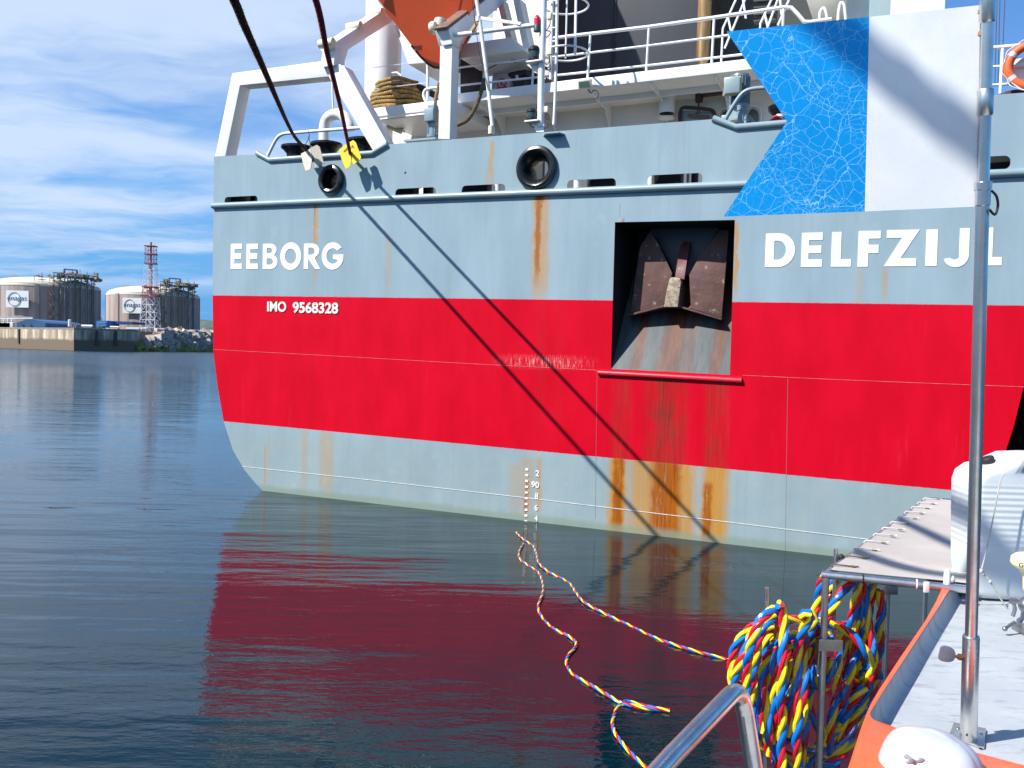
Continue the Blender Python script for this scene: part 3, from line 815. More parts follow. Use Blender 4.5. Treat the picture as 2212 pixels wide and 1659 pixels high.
# staff, boom and struts
tube_part('signal_staff', A6, [(1196, -40), (1235, 210), (1300, 700), (1388, 1490)], 0.10, 0.034, RUSTYWHITE, n=12)
m = MB(); c = T(*A6(1362, 1480), 0.08); m.cyl(c, c + Vector((0, 0, 0.14)), 0.05, 14); m.build('staff_socket', CREAM, ship)
m = MB(); c = T(*A6(1222, 208), 0.10); m.cyl(c + Vector((0, 0, -0.05)), c + Vector((0, 0, 0.04)), 0.05, 14); m.build('staff_collar', WHITE, ship)
tube_part('boom', A6, [(970, 388), (1400, 332), (1845, 276)], 0.14, 0.04, WHITE, n=14)
p = trace(A6, [(1240, 198), (1690, 262)], 0.10); m = MB(); m.bar(p[0], p[1], 0.03, 0.05); m.build('boom_strut', RUSTYWHITE, ship)
p = trace(A6, [(1225, 228), (1140, 340)], 0.08); m = MB(); m.bar(p[0], p[1], 0.03, 0.05); m.build('boom_strut', pbr("rusty_strut", (0.45, 0.27, 0.10), 0.6, spots=(0.7, 0.68, 0.6), spot_amt=0.5), ship)
for k in ((1150, -20, 1228, 560), (1228, 560, 1330, 1000)):
    tube_part('halyard', A6, [(k[0], k[1]), (k[2], k[3])], 0.05, 0.006, RUBBER, n=5)

# light mast
tube_part('light_mast', A7, [(1292, -60), (1285, 300), (1262, 900), (1255, 1500)], 0.12, 0.058, WHITE, n=20)
LB = pbr("lantern_black", (0.014, 0.018, 0.018), 0.25, var=0.3)
def lantern(x, y0, y1, r, d):
    p, q = T(*A7(x, y1), d), T(*A7(x, y0), d); h = q.z - p.z; m = MB()
    m.lathe(p, (0, 0, 1), [(r, 0), (r * 1.02, h * .10), (r * .86, h * .14), (r * .86, h * .62), (r * 1.04, h * .66), (r * 1.0, h * .80), (r * .55, h * .96), (r * .2, h)], 28)
    o = m.build('navigation_lantern', LB, ship)
    m = MB(); m.lathe(p, (0, 0, 1), [(r * .90, h * .2), (r * .93, h * .38), (r * .90, h * .58)], 28)
    g = new_mat("lantern_glass")[0] if "lantern_glass" not in bpy.data.materials else bpy.data.materials["lantern_glass"]
    bb = g.node_tree.nodes['Principled BSDF']; bb.inputs['Base Color'].default_value = (0.03, 0.06, 0.06, 1); bb.inputs['Roughness'].default_value = 0.06
    m.build('lens', g, o)
    m = MB(); m.box((p.x + 0.04, d, p.z - 0.03), (r * 2.7, 0.22, 0.025)); m.build('lantern_shelf', RUSTYWHITE, ship, bevel=0.004)
lantern(1180, 540, 722, 0.105, 0.10)
lantern(1150, 1278, 1424, 0.095, 0.10)
prism_part('shelf_gusset', A7, [(1090, 762), (1262, 762), (1290, 820), (1244, 890)], 0.14, 0.02, WHITE, bevel=0)
prism_part('shelf_gusset', A7, [(1130, 1450), (1295, 1468), (1290, 1560), (1205, 1560)], 0.10, 0.03, WHITE, bevel=0)
p = T(*A7(1213, 300), 0.06); q = T(*A7(1213, 180), 0.06); h = q.z - p.z
m = MB(); m.lathe(p, (0, 0, 1), [(0.052, 0), (0.054, h * .6), (0.044, h * .85), (0.02, h)], 20)
m.build('red_signal_lamp', pbr("red_lamp_glass", (0.62, 0.012, 0.045), 0.12, coat=0.6), ship)
m = MB(); m.lathe(p + Vector((0, 0, -0.10)), (0, 0, 1), [(0.058, 0), (0.058, 0.06), (0.05, 0.10)], 20); m.build('lamp_base', pbr("green_lamp_base", (0.03, 0.09, 0.07), 0.4), ship)
for x, y, w, h in ((1362, 192, 50, 75), (1360, 612, 62, 72), (1326, 1295, 42, 68)):
    p = T(*A7(x, y), 0.12); m = MB(); m.box(p, (w * .183 / 126, 0.07, h * .183 / 124)); m.build('junction_box', CREAM, ship, bevel=0.008)
for pts in ([(1368, 230), (1365, 290), (1340, 335), (1325, 350)], [(1265, 345), (1320, 360), (1370, 375), (1355, 415), (1318, 445)], [(1360, 650), (1355, 730), (1318, 770)],
            [(1362, 660), (1365, 770), (1340, 800), (1310, 790), (1345, 830), (1375, 805)], [(1330, 1330), (1310, 1390), (1340, 1410), (1365, 1385), (1330, 1345)], [(1130, 1460), (1140, 1490), (1180, 1508)], [(1345, 1460), (1335, 1500), (1295, 1515)]):
    tube_part('cable', A7, pts, 0.10, 0.009, RUBBER, curve=5, n=6)
# foot plate of the mast overhanging the bulwark
a = T(1183, 296, 0); c_ = T(1213, 294, 0)
m = MB(); m.prism([(a.x - 0.08, 0.0, a.z + 0.015), (c_.x + 0.06, 0.0, a.z + 0.01), (c_.x + 0.02, -0.165, a.z + 0.01), (a.x + 0.02, -0.165, a.z + 0.015)], (0, 0, 0.014)); m.build('mast_foot_plate', GREY, ship)

# caged ladder
tube_part('ladder_stile', A7, [(1450, -60), (1444, 600), (1424, 1200), (1410, 1475)], 0.62, 0.026, WHITE)
tube_part('ladder_stile', A7, [(1396, -60), (1378, 580), (1372, 940)], 0.62, 0.022, WHITE)
for k in range(5):
    y = 10 + k * 160
    tube_part('ladder_rung', A7, [(1395 - y * .02, y), (1450 - y * .02, y - 6)], 0.62, 0.013, WHITE, n=8)
for (cx0, cy0, rad) in ((1560, 66, 0.40), (1560, 632, 0.40)):
    c = T(*A7(cx0 - 10, cy0), 0.9); m = MB()
    pts = [(c.x + rad * 1.0 * math.cos(R(q)), c.y + rad * math.sin(R(q)), c.z) for q in range(0, 360, 10)]
    m.tube(pts, 0.018, 8, closed=True); m.build('cage_hoop', WHITE, ship)
for x0, x1 in ((1568, 1550), (1668, 1655), (1678, 1668)):
    tube_part('cage_bar', A7, [(x0, -60), (x1, 690 if x0 < 1600 else 640)], 0.62, 0.016, WHITE, n=8)

# railing of the upper deck
RW = WHITE
for nm, pts in (('top_rail', [(-120, 317), (0, 300), (665, 222), (1205, 146), (1780, 60), (1845, 62), (1895, 112), (1950, 178), (2000, 182), (2180, 157)]),
                ('middle_rail', [(-1010, 570), (0, 458), (665, 378), (1205, 308), (1330, 290), (1500, 270)]),
                ('lower_rail', [(-1020, 720), (0, 613), (665, 541), (1205, 478), (1440, 450)])):
    tube_part(nm, A3, pts, 1.66, 0.032 if nm == 'top_rail' else 0.021, RW)
for a, b_ in (((184, 290), (160, 655)), ((668, 228), (645, 610)), ((1208, 150), (1186, 552)), ((1782, 68), (1776, 230)), ((-280, 445), (-298, 705)), ((-690, 490), (-705, 745))):
    tube_part('rail_post', A3, [a, b_], 1.66, 0.022, RW)
p = T(*A3(140, 695), 1.5); m = MB(); m.box(p, (0.24, 0.12, 0.15), Matrix.Rotation(0.35, 3, 'X')); fl = m.build('flood_light', CREAM, ship, bevel=0.012)
m = MB(); m.box(p + Vector((0, -0.062, -0.022)), (0.19, 0.01, 0.10), Matrix.Rotation(0.35, 3, 'X')); m.build('glass', pbr("flood_light_glass", (0.10, 0.16, 0.15), 0.08), fl)
tube_part('cable', A3, [(165, 740), (190, 770), (215, 745), (250, 770), (240, 810), (212, 820)], 1.55, 0.009, RUBBER, curve=4, n=6)

# casing, exhaust and the houses behind the railing
a, b_ = T(1203, 160, 5.2), T(1512, 120, 5.2)
m = MB(); m.box(((a.x + b_.x) / 2, 5.2 + 1.5, DZ1 + 3.5), (b_.x - a.x, 3.0, 7.0)); m.build('funnel_casing', DARKGREY, ship, bevel=0.02)
for x in (1322, 1328):
    p = T(x, 100, 5.19); m = MB(); m.box((p.x, 5.19, DZ1 + 3.5), (0.03, 0.02, 7.0)); m.build('casing_joint', BLACK, ship)
a2 = T(1760, 60, 6.2)
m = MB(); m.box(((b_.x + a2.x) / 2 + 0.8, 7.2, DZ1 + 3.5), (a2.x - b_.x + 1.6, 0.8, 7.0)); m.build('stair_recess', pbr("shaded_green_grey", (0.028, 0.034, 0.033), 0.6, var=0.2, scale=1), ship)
m = MB(); p, q = T(*A3(1110, 555), 4.4), T(*A3(1128, -80), 4.4)
m.cyl((p.x, 4.4, p.z + 0.15), (p.x + 0.02, 4.4, q.z + 1.0), 0.135, 24); m.lathe((p.x, 4.4, p.z), (0, 0, 1), [(0.05, 0), (0.07, 0.05), (0.135, 0.15)], 24); m.build('exhaust_pipe', BRASS, ship)
for pts in ([(1395, -20), (1280, 235), (1265, 540)], [(1445, -20), (1470, 150)], [(1470, -20), (1295, 400)], [(1690, -20), (1590, 195), (1585, 300)], [(1740, -20), (1645, 240)], [(1755, 0), (1765, 120)], [(1835, -20), (1735, 210)], [(1325, 150), (1345, 250)], [(1625, 110), (1650, 215)]):
    tube_part('stair_stringer', A3, pts, 3.6, 0.02, WHITE)
for k in range(4):
    y = 20 + 55 * k
    p = trace(A3, [(1540, y), (1720, y - 14)], 4.2); m = MB(); m.bar(p[0], p[1], 0.18, 0.03); m.build('stair_tread', DARKGREY, ship)
# overhanging accommodation block, mostly hidden by the flag
p, q = T(1735, 30, 4.6), T(1835, 25, 4.6)
m = MB(); m.box(((p.x + q.x) / 2, 5.6, p.z + 1.9), (q.x - p.x, 2.0, 3.0)); m.build('overhang', WALL, ship, bevel=0.02)
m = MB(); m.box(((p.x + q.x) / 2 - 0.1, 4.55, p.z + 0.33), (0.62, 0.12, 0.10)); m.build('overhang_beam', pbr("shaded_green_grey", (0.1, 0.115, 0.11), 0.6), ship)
p, q = T(1828, 30, 5.0), T(1925, 25, 5.0)
m = MB(); m.box(((p.x + q.x) / 2, 5.8, p.z), (q.x - p.x, 1.6, 5.0)); m.build('accommodation_wall', GREY, ship, bevel=0.02)
p, q = T(1924, 15, 3.0), T(2042, 10, 3.0)
m = MB(); m.box(((p.x + q.x) / 2, 4.0, p.z + 1.5), (q.x - p.x, 2.0, 4.6)); m.build('accommodation_tower', WHITE, ship, bevel=0.02)
for px in (1777, 1817):
    pts = [(px - 7, 45), (px - 6, 28), (px - 2, 8 if px > 1800 else 20), (px + 3, 6 if px > 1800 else 17), (px + 7, 14 if px > 1800 else 26), (px + 10, 45)]
    tube_part('ladder_hoop', lambda x, y: (x, y), pts, 2.2, 0.022, WHITE, curve=5, n=8)
# white side of the house, cabinet with the smoking ban, bin
prism_part('house_side', A7, [(700, -80), (1480, -80), (1450, 1010), (700, 1120), (690, 560)], 6.2, 1.0, WALL)
cab = prism_part('deck_cabinet', A7, [(690, 790), (900, 762), (895, 1070), (672, 1090)], 2.6, 0.5, WHITE)
for x, y in ((766, 842), (835, 832)):
    p = T(*A7(x, y), 2.595); m = MB(); m.lathe(p, (0, 1, 0), [(0.025, -0.004), (0.025, 0.01)], 14); m.build('vent_hole', RUBBER, cab)
SIGNR = pbr("sign_red", (0.60, 0.02, 0.05), 0.45, var=0.05)
p = T(*A7(793, 985), 2.585); m = MB(); m.torus(p, (0, 1, 0), 0.092, 0.011, 30, 6); m.bar(p + Vector((-0.065, 0, 0.065)), p + Vector((0.065, 0, -0.065)), 0.008, 0.02); sg = m.build('smoking_ban_sign', SIGNR, cab)
m = MB(); m.box(p + Vector((-0.01, 0.006, -0.005)), (0.015, 0.004, 0.085), Matrix.Rotation(0.5, 3, 'Y')); m.build('cigarette_mark', RUBBER, sg)
p = T(*A7(797, 1042), 2.585); m = MB(); m.box(p, (0.24, 0.008, 0.05)); m.build('red_sign_plate', SIGNR, cab)
tube_part('pulley_wire', A7, [(600, 655), (880, 645)], 2.0, 0.012, RUBBER, n=6)
tube_part('pulley_wire', A7, [(640, 812), (920, 660)], 2.0, 0.012, RUBBER, n=6)
p = T(*A7(946, 682), 1.95); m = MB(); m.lathe(p, (0.2, -1, 0), [(0.03, -0.06), (0.085, -0.05), (0.06, 0), (0.085, 0.05), (0.03, 0.06)], 20); m.build('pulley', pbr("dark_bronze", (0.09, 0.075, 0.065), 0.5), ship)
prism_part('light_panel', A7, [(975, 720), (1080, 700), (1225, 830), (1225, 860)], 2.2, 0.05, WALL)

# electric motors
MOT = pbr("motor_blue_grey", (0.17, 0.25, 0.30), 0.45, var=0.15)
p = T(*A1(1905, 955), 0.35); m = MB(); m.box(p, (0.19, 0.16, 0.23)); mt = m.build('switch_box', MOT, ship, bevel=0.012)
p = T(*A1(1925, 900), 0.42); m = MB(); m.box(p, (0.13, 0.16, 0.12)); m.build('switch_box', MOT, ship, bevel=0.012)
p = T(*A1(1920, 1140), 0.42); m = MB(); m.lathe(p, (0, 0, 1), [(0.11, 0), (0.11, 0.05), (0.07, 0.06), (0.07, 0.30)], 20); m.build('motor_stub', MOT, ship)
for dx in (-0.07, -0.03, 0.03, 0.07):
    m = MB(); m.cyl(p + Vector((dx, -0.05, 0.03)), p + Vector((dx, -0.05, 0.30)), 0.012, 8); m.build('tie_rod', MOT, ship)
m = MB(); a = T(*A1(1700, 1172), 0.1); b_ = T(*A1(1960, 1150), 0.1); m.bar(a, b_, 0.16, 0.035); m.build('motor_bed', GREY, ship)
p0, p1 = T(*A8(895, 640), 0.55), T(*A8(895, 135), 0.55); rr = (T(*A8(1070, 400), 0.55).x - T(*A8(725, 400), 0.55).x) / 2
m = MB(); N_ = 44; prof = []
vs = []; hh = p1.z - p0.z
for j, (zf, k_) in enumerate(((0, 1), (0.86, 1), (0.90, 0.97), (0.98, 0.90), (1.0, 0.7))):
    for k in range(N_ * 2):
        q = math.pi * k / N_; r_ = rr * k_ * (1.0 if (k % 4 < 2 or j > 1) else 0.90)
        vs.append((p0.x + r_ * math.cos(q), p0.y + r_ * math.sin(q), p0.z + hh * zf))
n2 = N_ * 2
fs = [(j * n2 + k, j * n2 + (k + 1) % n2, (j + 1) * n2 + (k + 1) % n2, (j + 1) * n2 + k) for j in range(4) for k in range(n2)] + [list(range(4 * n2, 5 * n2)), list(range(n2 - 1, -1, -1))]
m.add(vs, fs); m.build('winch_motor', pbr("motor_dark_blue", (0.12, 0.16, 0.20), 0.4), ship, smooth=25)
m = MB(); m.lathe(p0 + Vector((0, 0, -0.26)), (0, 0, 1), [(rr * 1.08, 0), (rr * 1.08, 0.04), (rr * .8, 0.06), (rr * .8, 0.18), (rr * 1.0, 0.21), (rr * 1.0, 0.26)], 28); m.build('motor_flange', GREY, ship)
p = T(*A8(790, 320), 0.30); m = MB(); m.box(p, (0.24, 0.14, 0.25)); tb = m.build('terminal_box', GREY, ship, bevel=0.02)
m = MB(); m.box(p + Vector((0, 0.004, 0)), (0.26, 0.10, 0.27)); m.build('box_rim', pbr("yellowed_rim", (0.55, 0.46, 0.20), 0.5), tb, bevel=0.01)
p = T(*A8(655, 455), 0.30); m = MB(); m.torus(p, (0, 1, 0), 0.026, 0.009, 18, 8); m.build('eye_bolt', GREY, ship)
for x, y0, w in ((905, 640, 0.042), (1000, 790, 0.034)):
    a, b_ = T(*A8(x, y0), 0.2), T(*A8(x, 985), 0.2); m = MB(); m.cyl(b_, a, w * .8, 14); m.cyl(a + Vector((0, 0, -0.08)), a, w, 14); m.build('cable_gland_pipe', GREY, ship)
prism_part('motor_bed', A8, [(580, 960), (600, 800), (880, 780), (1080, 800), (1190, 960)], 0.6, 0.6, GREY)
# fittings on the deckhouse wall
p0, p1 = T(*A3(815, 940), 2.6), T(*A3(815, 740), 2.6)
m = MB(); rr = (T(*A3(882, 900), 2.6).x - T(*A3(752, 900), 2.6).x) / 2
m.lathe(p0, (0, 0, 1), [(rr * .96, 0.14), (rr * .90, 0.0), (rr, 0.0), (rr, p1.z - p0.z), (rr * .5, p1.z - p0.z + 0.03)], 30); m.build('mushroom_vent', WHITE, ship)
m = MB(); m.lathe(p0 + Vector((0, 0, -0.09)), (0, 0, 1), [(rr, 0), (rr, 0.02), (rr * .3, 0.04)], 30); m.build('vent_damper', WHITE, ship)
m = MB(); m.lathe(p0 + Vector((0, 0, 0.0)), (0, 0, 1), [(rr * .9, 0.002), (rr * .9, 0.03)], 30); m.build('vent_mouth', RUBBER, ship)
P = trace(A3, [(925, 1060), (925, 930), (935, 900), (965, 888), (1100, 898), (1180, 908), (1205, 925), (1215, 960), (1215, 1060)], 2.6)
m = MB(); m.tube(P, 0.035, 8); m.build('hatch_frame', pbr("dark_brown_gasket", (0.035, 0.024, 0.02), 0.6), ship)
prism_part('hatch_leaf', A3, [(935, 1060), (935, 912), (1200, 926), (1200, 1060)], 2.66, 0.04, GREY)
p = trace(A3, [(990, 952), (1165, 968)], 2.6); m = MB(); m.bar(p[0], p[1], 0.05, 0.05); m.build('hatch_handle', pbr("rust_brown_bar", (0.16, 0.075, 0.05), 0.6), ship)
p = trace(A3, [(1050, 950), (1085, 908)], 2.6); m = MB(); m.bar(p[0], p[1], 0.03, 0.03); m.build('hatch_arm', pbr("rust_brown_bar", (0.16, 0.075, 0.05), 0.6), ship)
OXB = pbr("oxide_brown_pipe", (0.075, 0.042, 0.036), 0.6, var=0.3)
tube_part('drain_pipe', A3, [(1083, 640), (1083, 845)], 2.7, 0.07, OXB, n=16)
tube_part('drain_pipe', A3, [(1090, 785), (1420, 745)], 2.72, 0.055, OXB, n=16)
tube_part('drain_spindle', A3, [(1080, 845), (1080, 890)], 2.7, 0.015, OXB, n=8)
OL = pbr("olive_window_glass", (0.075, 0.08, 0.055), 0.2)
for x0, x1, yt in ((590, 880, 730), (1040, 1212, 690)):
    pts = [(x0, 1000), (x0 + 8, yt + 70), (x0 + 40, yt + 18), (x0 + 80, yt), (x1 - 70, yt + 8), (x1 - 20, yt + 40), (x1, yt + 110), (x1 - 5, 1000)]
    w = prism_part('deckhouse_window', A8, pts, 2.86, 0.06, OL, bevel=0.004)
    m = MB(); m.tube(trace(A8, [(x + (70 if x > (x0 + x1) / 2 else -40) * 0.7, y - 45) for x, y in pts], 2.87), 0.018, 6); m.build('window_frame', WALL, w)
p = T(*A8(1640, 790), 0.75); m = MB(); m.lathe((p.x, p.y, p.z - 0.2), (0, 0, 1), [(0.16, 0), (0.13, 0.08), (0.14, 0.16), (0.24, 0.26), (0.25, 0.32), (0.18, 0.34)], 28); m.build('fairlead_roller', BLACK, ship)
p = T(*A8(1403, 903), 0.3); m = MB(); m.ball(p, 0.03, 12); m.build('rail_knob', BLACK, ship)

# starboard end, right of the flag pole
up = [(1955, 395), (2300, 366)]
for nm, pts in (('top_rail', [(1850, 405), (1968, 394), (2400, 358)]), ('middle_rail', [(1850, 560), (1968, 551), (2400, 533)]), ('lower_rail', [(1850, 710), (1968, 703), (2400, 675)])):
    tube_part(nm, A4, pts, 0.3, 0.028 if nm == 'top_rail' else 0.018, RW)
tube_part('rail_post', A4, [(2036, 390), (2016, 775)], 0.3, 0.022, RW)
p0, p1 = T(*A4(2052, 540), 0.4), T(*A4(2052, 475), 0.4); m = MB(); m.cyl(p0, p1, 0.03, 12); m.build('rail_bracket', WHITE, ship, bevel=0.006)
for x in (1978, 2003, 2045):
    tube_part('wire_stay', A4, [(x + 10, -60), (x - 8, 700 if x < 2030 else 380)], 1.8, 0.007, pbr("dark_wire", (0.03, 0.04, 0.06), 0.5), n=5)
m = MB(); P = trace(A4, [(2010, 772), (2060, 752), (2140, 735), (2212, 742), (2300, 760)], 0.5); m.prism(P + [P[-1] + Vector((0, 0, -0.3)), P[0] + Vector((0, 0, -0.3))], (0, 0.4, 0))
m.build('covered_drum', pbr("maroon_cover", (0.07, 0.012, 0.022), 0.6), ship, bevel=0.03)
# starboard part of the bulwark above the notch

# ------------------------------------------------------------------ things carried by the ship
# lifeboat
base = T(*A6(545, 632), 1.3)
lb = thing('lifeboat', 'orange lifeboat resting on the slide between the two white davits', 'lifeboat', base, ship=True)
def boat_ring(pts, df, grow=(0, 0)):
    out = []
    for x, y in pts:
        p = T(*A6(x, y), 0.6); out.append(p)
    zlo = min(p.z for p in out)
    return [Vector((p.x + grow[0], df(p.z - zlo), p.z + grow[1])) for p in out]
ol = [(215, -10), (255, 120), (300, 240), (345, 345), (392, 445), (440, 535), (490, 600), (545, 632), (600, 632), (660, 612), (720, 580), (785, 530), (840, 470), (885, 400), (980, 285), (1110, 165), (1250, 20)]
r0 = boat_ring(ol, lambda h: 1.25 - 0.95 * h)
topz = max(p.z for p in r0)
def widen(ring, dx, dd, dz):
    n = len(ring); out = []
    for i, p in enumerate(ring):
        s = (i / (n - 1) - 0.5) * 2
        w = -abs(s) ** 0.8 * (1.0 if s < 0 else 1.6)
        out.append(Vector((p.x + dx * w, p.y + dd, p.z + dz * (0.35 + 0.65 * (1 - abs(s))))))
    return out
r1 = widen(r0, 0.20, 0.42, 0.05); r2 = widen(r0, 0.60, 2.0, 2.0); r3 = widen(r0, 0.95, 3.8, 3.9)
up0 = [Vector((p.x, p.y - 0.2, p.z)) for p in r0]
def close(ring, topz_, inset):
    a, b_ = ring[0], ring[-1]
    return ring + [Vector((b_.x - 0.05, b_.y - inset * .5, topz_ + .35)), Vector((b_.x * .7 + a.x * .3, b_.y, topz_ + .8)), Vector((a.x * .7 + b_.x * .3, a.y, topz_ + .8)), Vector((a.x + 0.05, a.y - inset * .5, topz_ + .35))]
rings = [close(r0, topz, .3), close(r1, topz + 1.2, 0), close(r2, topz + 3.8, 0), close(r3, topz + 5.8, 0)]  # canopy top raised out of view to throw shade on the funnel casing
m = MB(); n = len(rings[0]); vs = [p for r_ in rings for p in r_]
fs = [(i * n + k, i * n + (k + 1) % n, (i + 1) * n + (k + 1) % n, (i + 1) * n + k) for i in range(3) for k in range(n)] + [list(range(n)), list(range(4 * n - 1, 3 * n - 1, -1))]
m.add(vs, fs)
m.build('hull', pbr("lifeboat_orange", (0.74, 0.105, 0.035), 0.35, var=0.07, scale=1.5), lb, smooth=30)
m = MB(); m.tube([p + Vector((0, -0.01, 0)) for p in r0[4:11]], 0.022, 8); m.build('keel_strip', RUBBER, lb)
m = MB(); p = r0[4].lerp(r0[5], .3); m.box(p + Vector((0.10, -0.02, 0.05)), (0.16, 0.03, 0.20)); m.build('draw_plate', pbr("dark_orange_plate", (0.5, 0.05, 0.02), 0.4), lb, bevel=0.01)

# rope coil on the wing
ROPEY = pbr("manila_rope", (0.34, 0.225, 0.075), 0.8, var=0.35, scale=9, bump=0.7, bscale=60, bdist=0.012)
c0 = T(*A1(1638, 885), 2.1); c0.z = zt if False else pl[0].z
rc = thing('rope_coil', 'tan hawser stacked in a high coil beside the white crane column', 'rope coil', c0, ship=True)
m = MB(); Rm = (T(*A1(1868, 880), 2.1).x - T(*A1(1412, 880), 2.1).x) / 2
cnt = T(*A1(1640, 880), 2.1)
Hc = T(*A1(1640, 690), 2.1).z - c0.z
def rope_tube(m, pts, Rr, pitch):
    for st in strands(pts, Rr, pitch): m.tube(st, Rr * 0.56, 6)
pts = []; turns = 7
for i in range(turns * 40 + 1):
    t = i / (turns * 40); q = 2 * math.pi * turns * t
    r_ = (Rm - 0.05) * (1 - 0.30 * t ** 1.3) + 0.02 * math.sin(5.3 * q)
    pts.append(Vector((cnt.x + r_ * math.cos(q), cnt.y + r_ * math.sin(q), c0.z + 0.05 + (Hc - 0.08) * t + 0.018 * math.sin(3.1 * q + 1))))
rope_tube(m, pts, 0.040, 0.16)
m.build('laid_rope', ROPEY, rc)
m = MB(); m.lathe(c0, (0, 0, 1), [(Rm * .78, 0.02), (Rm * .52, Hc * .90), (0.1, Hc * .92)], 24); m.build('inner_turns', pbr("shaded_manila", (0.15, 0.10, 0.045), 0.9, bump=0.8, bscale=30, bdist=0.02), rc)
m = MB(); P = trace(A1, [(1680, 690), (1760, 672), (1860, 712), (1870, 780), (1780, 735)], 2.0); m.prism(P, (0, 0.5, 0)); m.build('canvas_cover', RUBBER, rc, bevel=0.03)

# hanging hawser by the davit post, hawser by the rail
m = MB(); P = spline(trace(A7, [(588, 930), (560, 1060), (505, 1220), (440, 1350), (370, 1430), (270, 1478)], 0.9), 6); rope_tube(m, P, 0.040, 0.12)
o = m.build('hanging_rope', pbr("olive_rope", (0.13, 0.10, 0.06), 0.85, var=0.3, bump=0.5, bscale=60), None, off=P[0], ship=True)
tag(o, 'dark olive hawser end hanging below the upper deck right of the davit post', 'rope')
m = MB(); P = spline(trace(A6, [(790, 900), (772, 1000), (756, 1060), (748, 1150), (770, 1250), (765, 1420), (768, 1510)], 0.62), 6); rope_tube(m, P, 0.034, 0.12)
tag(m.build('hanging_rope', ROPEY, None, off=P[0], ship=True), 'tan rope hanging behind the blue grey switch boxes', 'rope')
m = MB(); P = spline(trace(A8, [(1455, 915), (1500, 850), (1560, 830), (1640, 815), (1720, 830)], 0.42), 6); st = strands(P, 0.05, 0.16)
RD = pbr("red_strand", (0.55, 0.015, 0.035), 0.7); WS = pbr("white_strand", (0.75, 0.72, 0.70), 0.7)
rt = thing('roller_rope', 'red and white rope lying over the black roller by the flag notch', 'rope', P[0], ship=True)
for k, s_ in enumerate(st):
    m = MB(); m.tube(s_, 0.028, 7); m.build('strand', WS if k == 1 else RD, rt)
m = MB(); P = trace(A8, [(1450, 880), (1500, 800), (1590, 760), (1640, 815), (1690, 900)], 0.47)

# bin, tarpaulin and crate on the upper deck
p = T(*A7(980, 1030), 2.2); bn = thing('waste_bin', 'black wheeled bin standing beside the smoking ban cabinet', 'bin', p, ship=True)
m = MB(); m.prism(trace(A7, [(905, 905), (1068, 880), (1062, 1032), (925, 1050)], 2.2), (0, 0.4, 0)); m.build('body', RUBBER, bn, bevel=0.02)
m = MB(); m.prism(trace(A7, [(862, 870), (900, 848), (1082, 815), (1084, 880), (905, 912), (868, 900)], 2.15), (0, 0.5, 0)); m.build('lid', RUBBER, bn, bevel=0.015)
m = MB(); m.prism(trace(A7, [(955, 890), (985, 884), (992, 925), (962, 932)], 2.14), (0, 0.02, 0)); m.build('label_patch', WALL, bn)
p = T(*A7(1100, 1030), 2.6); tp = MB(); tp.prism(trace(A7, [(1095, 800), (1180, 855), (1228, 870), (1225, 1010), (1095, 1030)], 2.6), (0, 0.5, 0))
tag(tp.build('folded_tarpaulin', RUBBER, None, off=p, ship=True, bevel=0.03), 'black tarpaulin bundle between the bin and the light mast', 'tarpaulin')
p = T(*A7(420, 1090), 2.3); tp = MB(); tp.prism(trace(A7, [(300, 690), (420, 660), (545, 672), (555, 860), (548, 1085), (300, 1115)], 2.3), (0, 0.35, 0))
tag(tp.build('winch_cover', pbr("dark_tarpaulin", (0.035, 0.037, 0.042), 0.7, var=0.4, scale=3, bump=0.6, bscale=5, bdist=0.05), None, off=p, ship=True, bevel=0.04), 'dark canvas cover over gear behind the right davit post', 'cover')
p = T(*A7(1360, 990), 2.4); tp = MB(); tp.prism(trace(A7, [(1308, 1000), (1312, 905), (1412, 975), (1412, 992)], 2.4), (0, 0.3, 0))
tag(tp.build('orange_box', pbr("rusty_orange_box", (0.35, 0.12, 0.03), 0.6), None, off=p, ship=True, bevel=0.01), 'rust orange box behind the light mast on the upper deck', 'box')

# lifebuoy
c = T(2228, 141, 0.22); lbu = thing('lifebuoy', 'orange lifebuoy with pale bands hanging on the starboard rail', 'lifebuoy', c, ship=True)
m = MB(); m.torus(c, (0, 1, 0), 0.275, 0.062, 48, 14); ring_ = m.build('ring', pbr("lifebuoy_orange", (0.78, 0.13, 0.035), 0.5), lbu)
for q in (35, 145, 215, 325):
    m = MB(); pts = [c + Vector((0.275 * math.cos(R(q + k)), 0, 0.275 * math.sin(R(q + k)))) for k in (-6, -2, 2, 6)]
    m.tube(pts, 0.0645, 14); m.build('reflective_band', pbr("reflective_tape", (0.6, 0.6, 0.58), 0.3), lbu)
m = MB(); pts = [c + Vector(((0.345 + 0.02 * math.sin(k * 1.57)) * math.cos(R(k * 11)), -0.03 - 0.03 * abs(math.sin(k * .8)), (0.345) * math.sin(R(k * 11)))) for k in range(33)]
m.tube(spline(pts, 3, closed=True), 0.006, 6, closed=True); m.build('grab_line', WS, lbu)
m = MB(); P = spline(trace(A4, [(2080, 610), (2085, 640), (2120, 690), (2180, 735), (2210, 745)], 0.18), 5); m.tube(P, 0.011, 6); m.build('trailing_line', WS, lbu)
m = MB(); m.box(c + Vector((-0.02, 0.16, 0)), (0.46, 0.05, 0.30)); m.build('holder_board', WALL, lbu, bevel=0.01)

